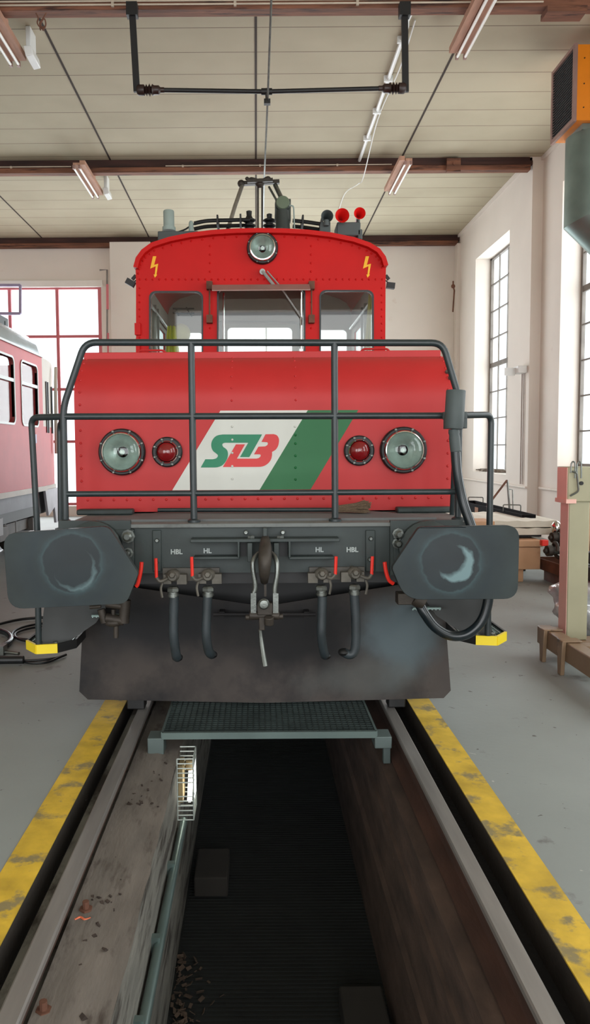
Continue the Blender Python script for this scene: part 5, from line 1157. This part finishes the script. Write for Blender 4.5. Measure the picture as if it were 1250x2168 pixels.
for y in (ya - .01, yb2 - .12):
    mb = MB(); mb.box((-.60, y, -.072), (-.512, y + .12, BZ - .03)); mb.build('support_bracket', bg_, br, bevel=.004)
    mb = MB(); mb.box((.630, y, -.04), (.722, y + .12, BZ - .03)); mb.box((.69, y + .08, -.158), (.73, y + .118, -.035)); mb.build('support_bracket', bg_, br, bevel=.004)
lp = thing('pit_lamp', 'caged inspection lamp glowing on the pit side wall', 'lamp', (-.43, 4.03, -.2))
cw = pmat('cage_wire', (176, 184, 178), .45, .2); LX0, LX1, LY0, LY1, LZ0, LZ1 = -.43, -.345, 3.95, 4.12, -.376, -.045
mb = MB()
for (x, y) in ((LX1, LY0), (LX1, LY1), (LX0, LY0)): mb.tube([(x, y, LZ0), (x, y, LZ1)], .004, 6)
k = 0
for k in range(14):
    z = LZ0 + (LZ1 - LZ0) * k / 13
    if k in (6, 7): continue
    mb.tube([(LX0, LY0, z), (LX1, LY0, z), (LX1, LY1, z), (LX0, LY1, z)], .0035, 6)
mb.build('cage', cw, lp)
em = pmat('lamp_glow', (255, 252, 240), .4, emit=(255, 250, 235), estr=6)
mb = MB(); mb.cyl((-.375, 4.05, -.32), (-.365, 4.05, -.14), .013, seg=14); mb.build('bulb', em, lp)['label'] = 'glowing white bulb'
mb = MB(); mb.box((-.350, 3.99, -.28), (-.342, 4.09, -.10)); mb.build('diffuser', pmat('diffuser_glow', (250, 252, 246), .4, emit=(248, 252, 250), estr=1.6), lp)
mb = MB(); mb.box((-.428, 3.99, -.30), (-.405, 4.11, -.10)); mb.cyl((-.372, 4.05, -.14), (-.37, 4.05, -.09), .024, seg=12); mb.build('holder', pmat('holder_brass', (150, 132, 96), .5), lp)
mb = MB(); mb.tube([(-.402, 3.98, -.395), (-.402, .6, -.395)], .021, 12)
for y in (3.5, 2.95, 2.5, 2.1): mb.cbox((-.418, y, -.395), (.04, .03, .07))
single(mb, 'pit_pipe', galv, 'grey pipe clipped along the pit wall from the caged lamp', 'pipe')
for x0_, y0_, lab in ((-.385, 4.36, 'dusty dark block on the pit floor below the pipe'), (.37, 3.1, 'faint brown block on the pit floor nearest the rusty wall')):
    mb = MB(); mb.box((x0_, y0_, -1.05), (x0_ + .2, y0_ + .34, -.93)); single(mb, 'floor_block', pmat('pit_block', (40, 37, 33), .9, var=.3), lab, 'block', bevel=.01)
mb = MB()
for k in range(90):
    x = -.42 + abs(random.gauss(0, .07)); y = random.uniform(3.1, 3.85); c = Vector((x, y, -1.045)); r = random.uniform(.006, .022); R_ = Matrix.Rotation(random.uniform(0, 6), 3, 'Z') @ Matrix.Rotation(random.uniform(-1.1, 1.1), 3, 'X')
    mb.cbox(c, (r * 2, r, .003), R_)
o = mb.build('leaves', leafm, loc=(-.35, 3.5, -1.05)); o['kind'] = 'stuff'; tag(o, 'dead leaves gathered at the foot of the pit wall', 'leaves')

# ================================================================== LIGHT
w = bpy.data.worlds.new('sky'); sc.world = w; w.use_nodes = True
bg = w.node_tree.nodes['Background']; bg.inputs[0].default_value = (.86, .93, 1, 1); bg.inputs[1].default_value = 2.0
def area(name, loc, rot, sx, sy, rad, col=(1, 1, 1)):
    l = bpy.data.lights.new(name, 'AREA'); l.shape = 'RECTANGLE'; l.size = sx; l.size_y = sy; l.energy = rad * PI * sx * sy; l.color = col
    o = bpy.data.objects.new(name, l); COL.objects.link(o); o.location = loc; o.rotation_euler = rot; return o
DAY = (1.0, .985, .96)
for wv, X, s in ((W1, XR2, 3.5), (W2, XR, 3.4), (W0, XR2, 3.3), (WB, XR2, 3.3)):
    area('daylight', (X + .55, (wv[0] + wv[1]) / 2, (wv[2] + wv[3]) / 2), (0, PI / 2, 0), wv[3] - wv[2], wv[1] - wv[0], s, DAY)
for (a, b), s in zip(GX, (4.4, 4.4)): area('daylight', ((a + b) / 2, YB + .6, (GZ[0] + GZ[1]) / 2), (-PI / 2, 0, 0), b - a, GZ[1] - GZ[0], s, (.97, .98, 1))
area('daylight', (1.2, YF - .5, 2.7), (PI / 2, 0, 0), 6.8, 5.3, 3.0, (1, .99, .97))
area('daylight', (-5.2, YF - .5, 2.6), (PI / 2, 0, 0), 4.5, 5.1, 3.0, (1, .99, .97))
vs_ = sc.view_settings; vs_.view_transform = 'Standard'; vs_.look = 'None'; vs_.gamma = 1; vs_.use_curve_mapping = False; vs_.exposure = 0.0
sc.display_settings.display_device = 'sRGB'
cy = sc.cycles; cy.max_bounces = 10; cy.diffuse_bounces = 6; cy.glossy_bounces = 4; cy.transparent_max_bounces = 12; cy.sample_clamp_indirect = 6; cy.use_denoising = True
try: cy.denoiser = 'OPENIMAGEDENOISE'
except Exception: pass
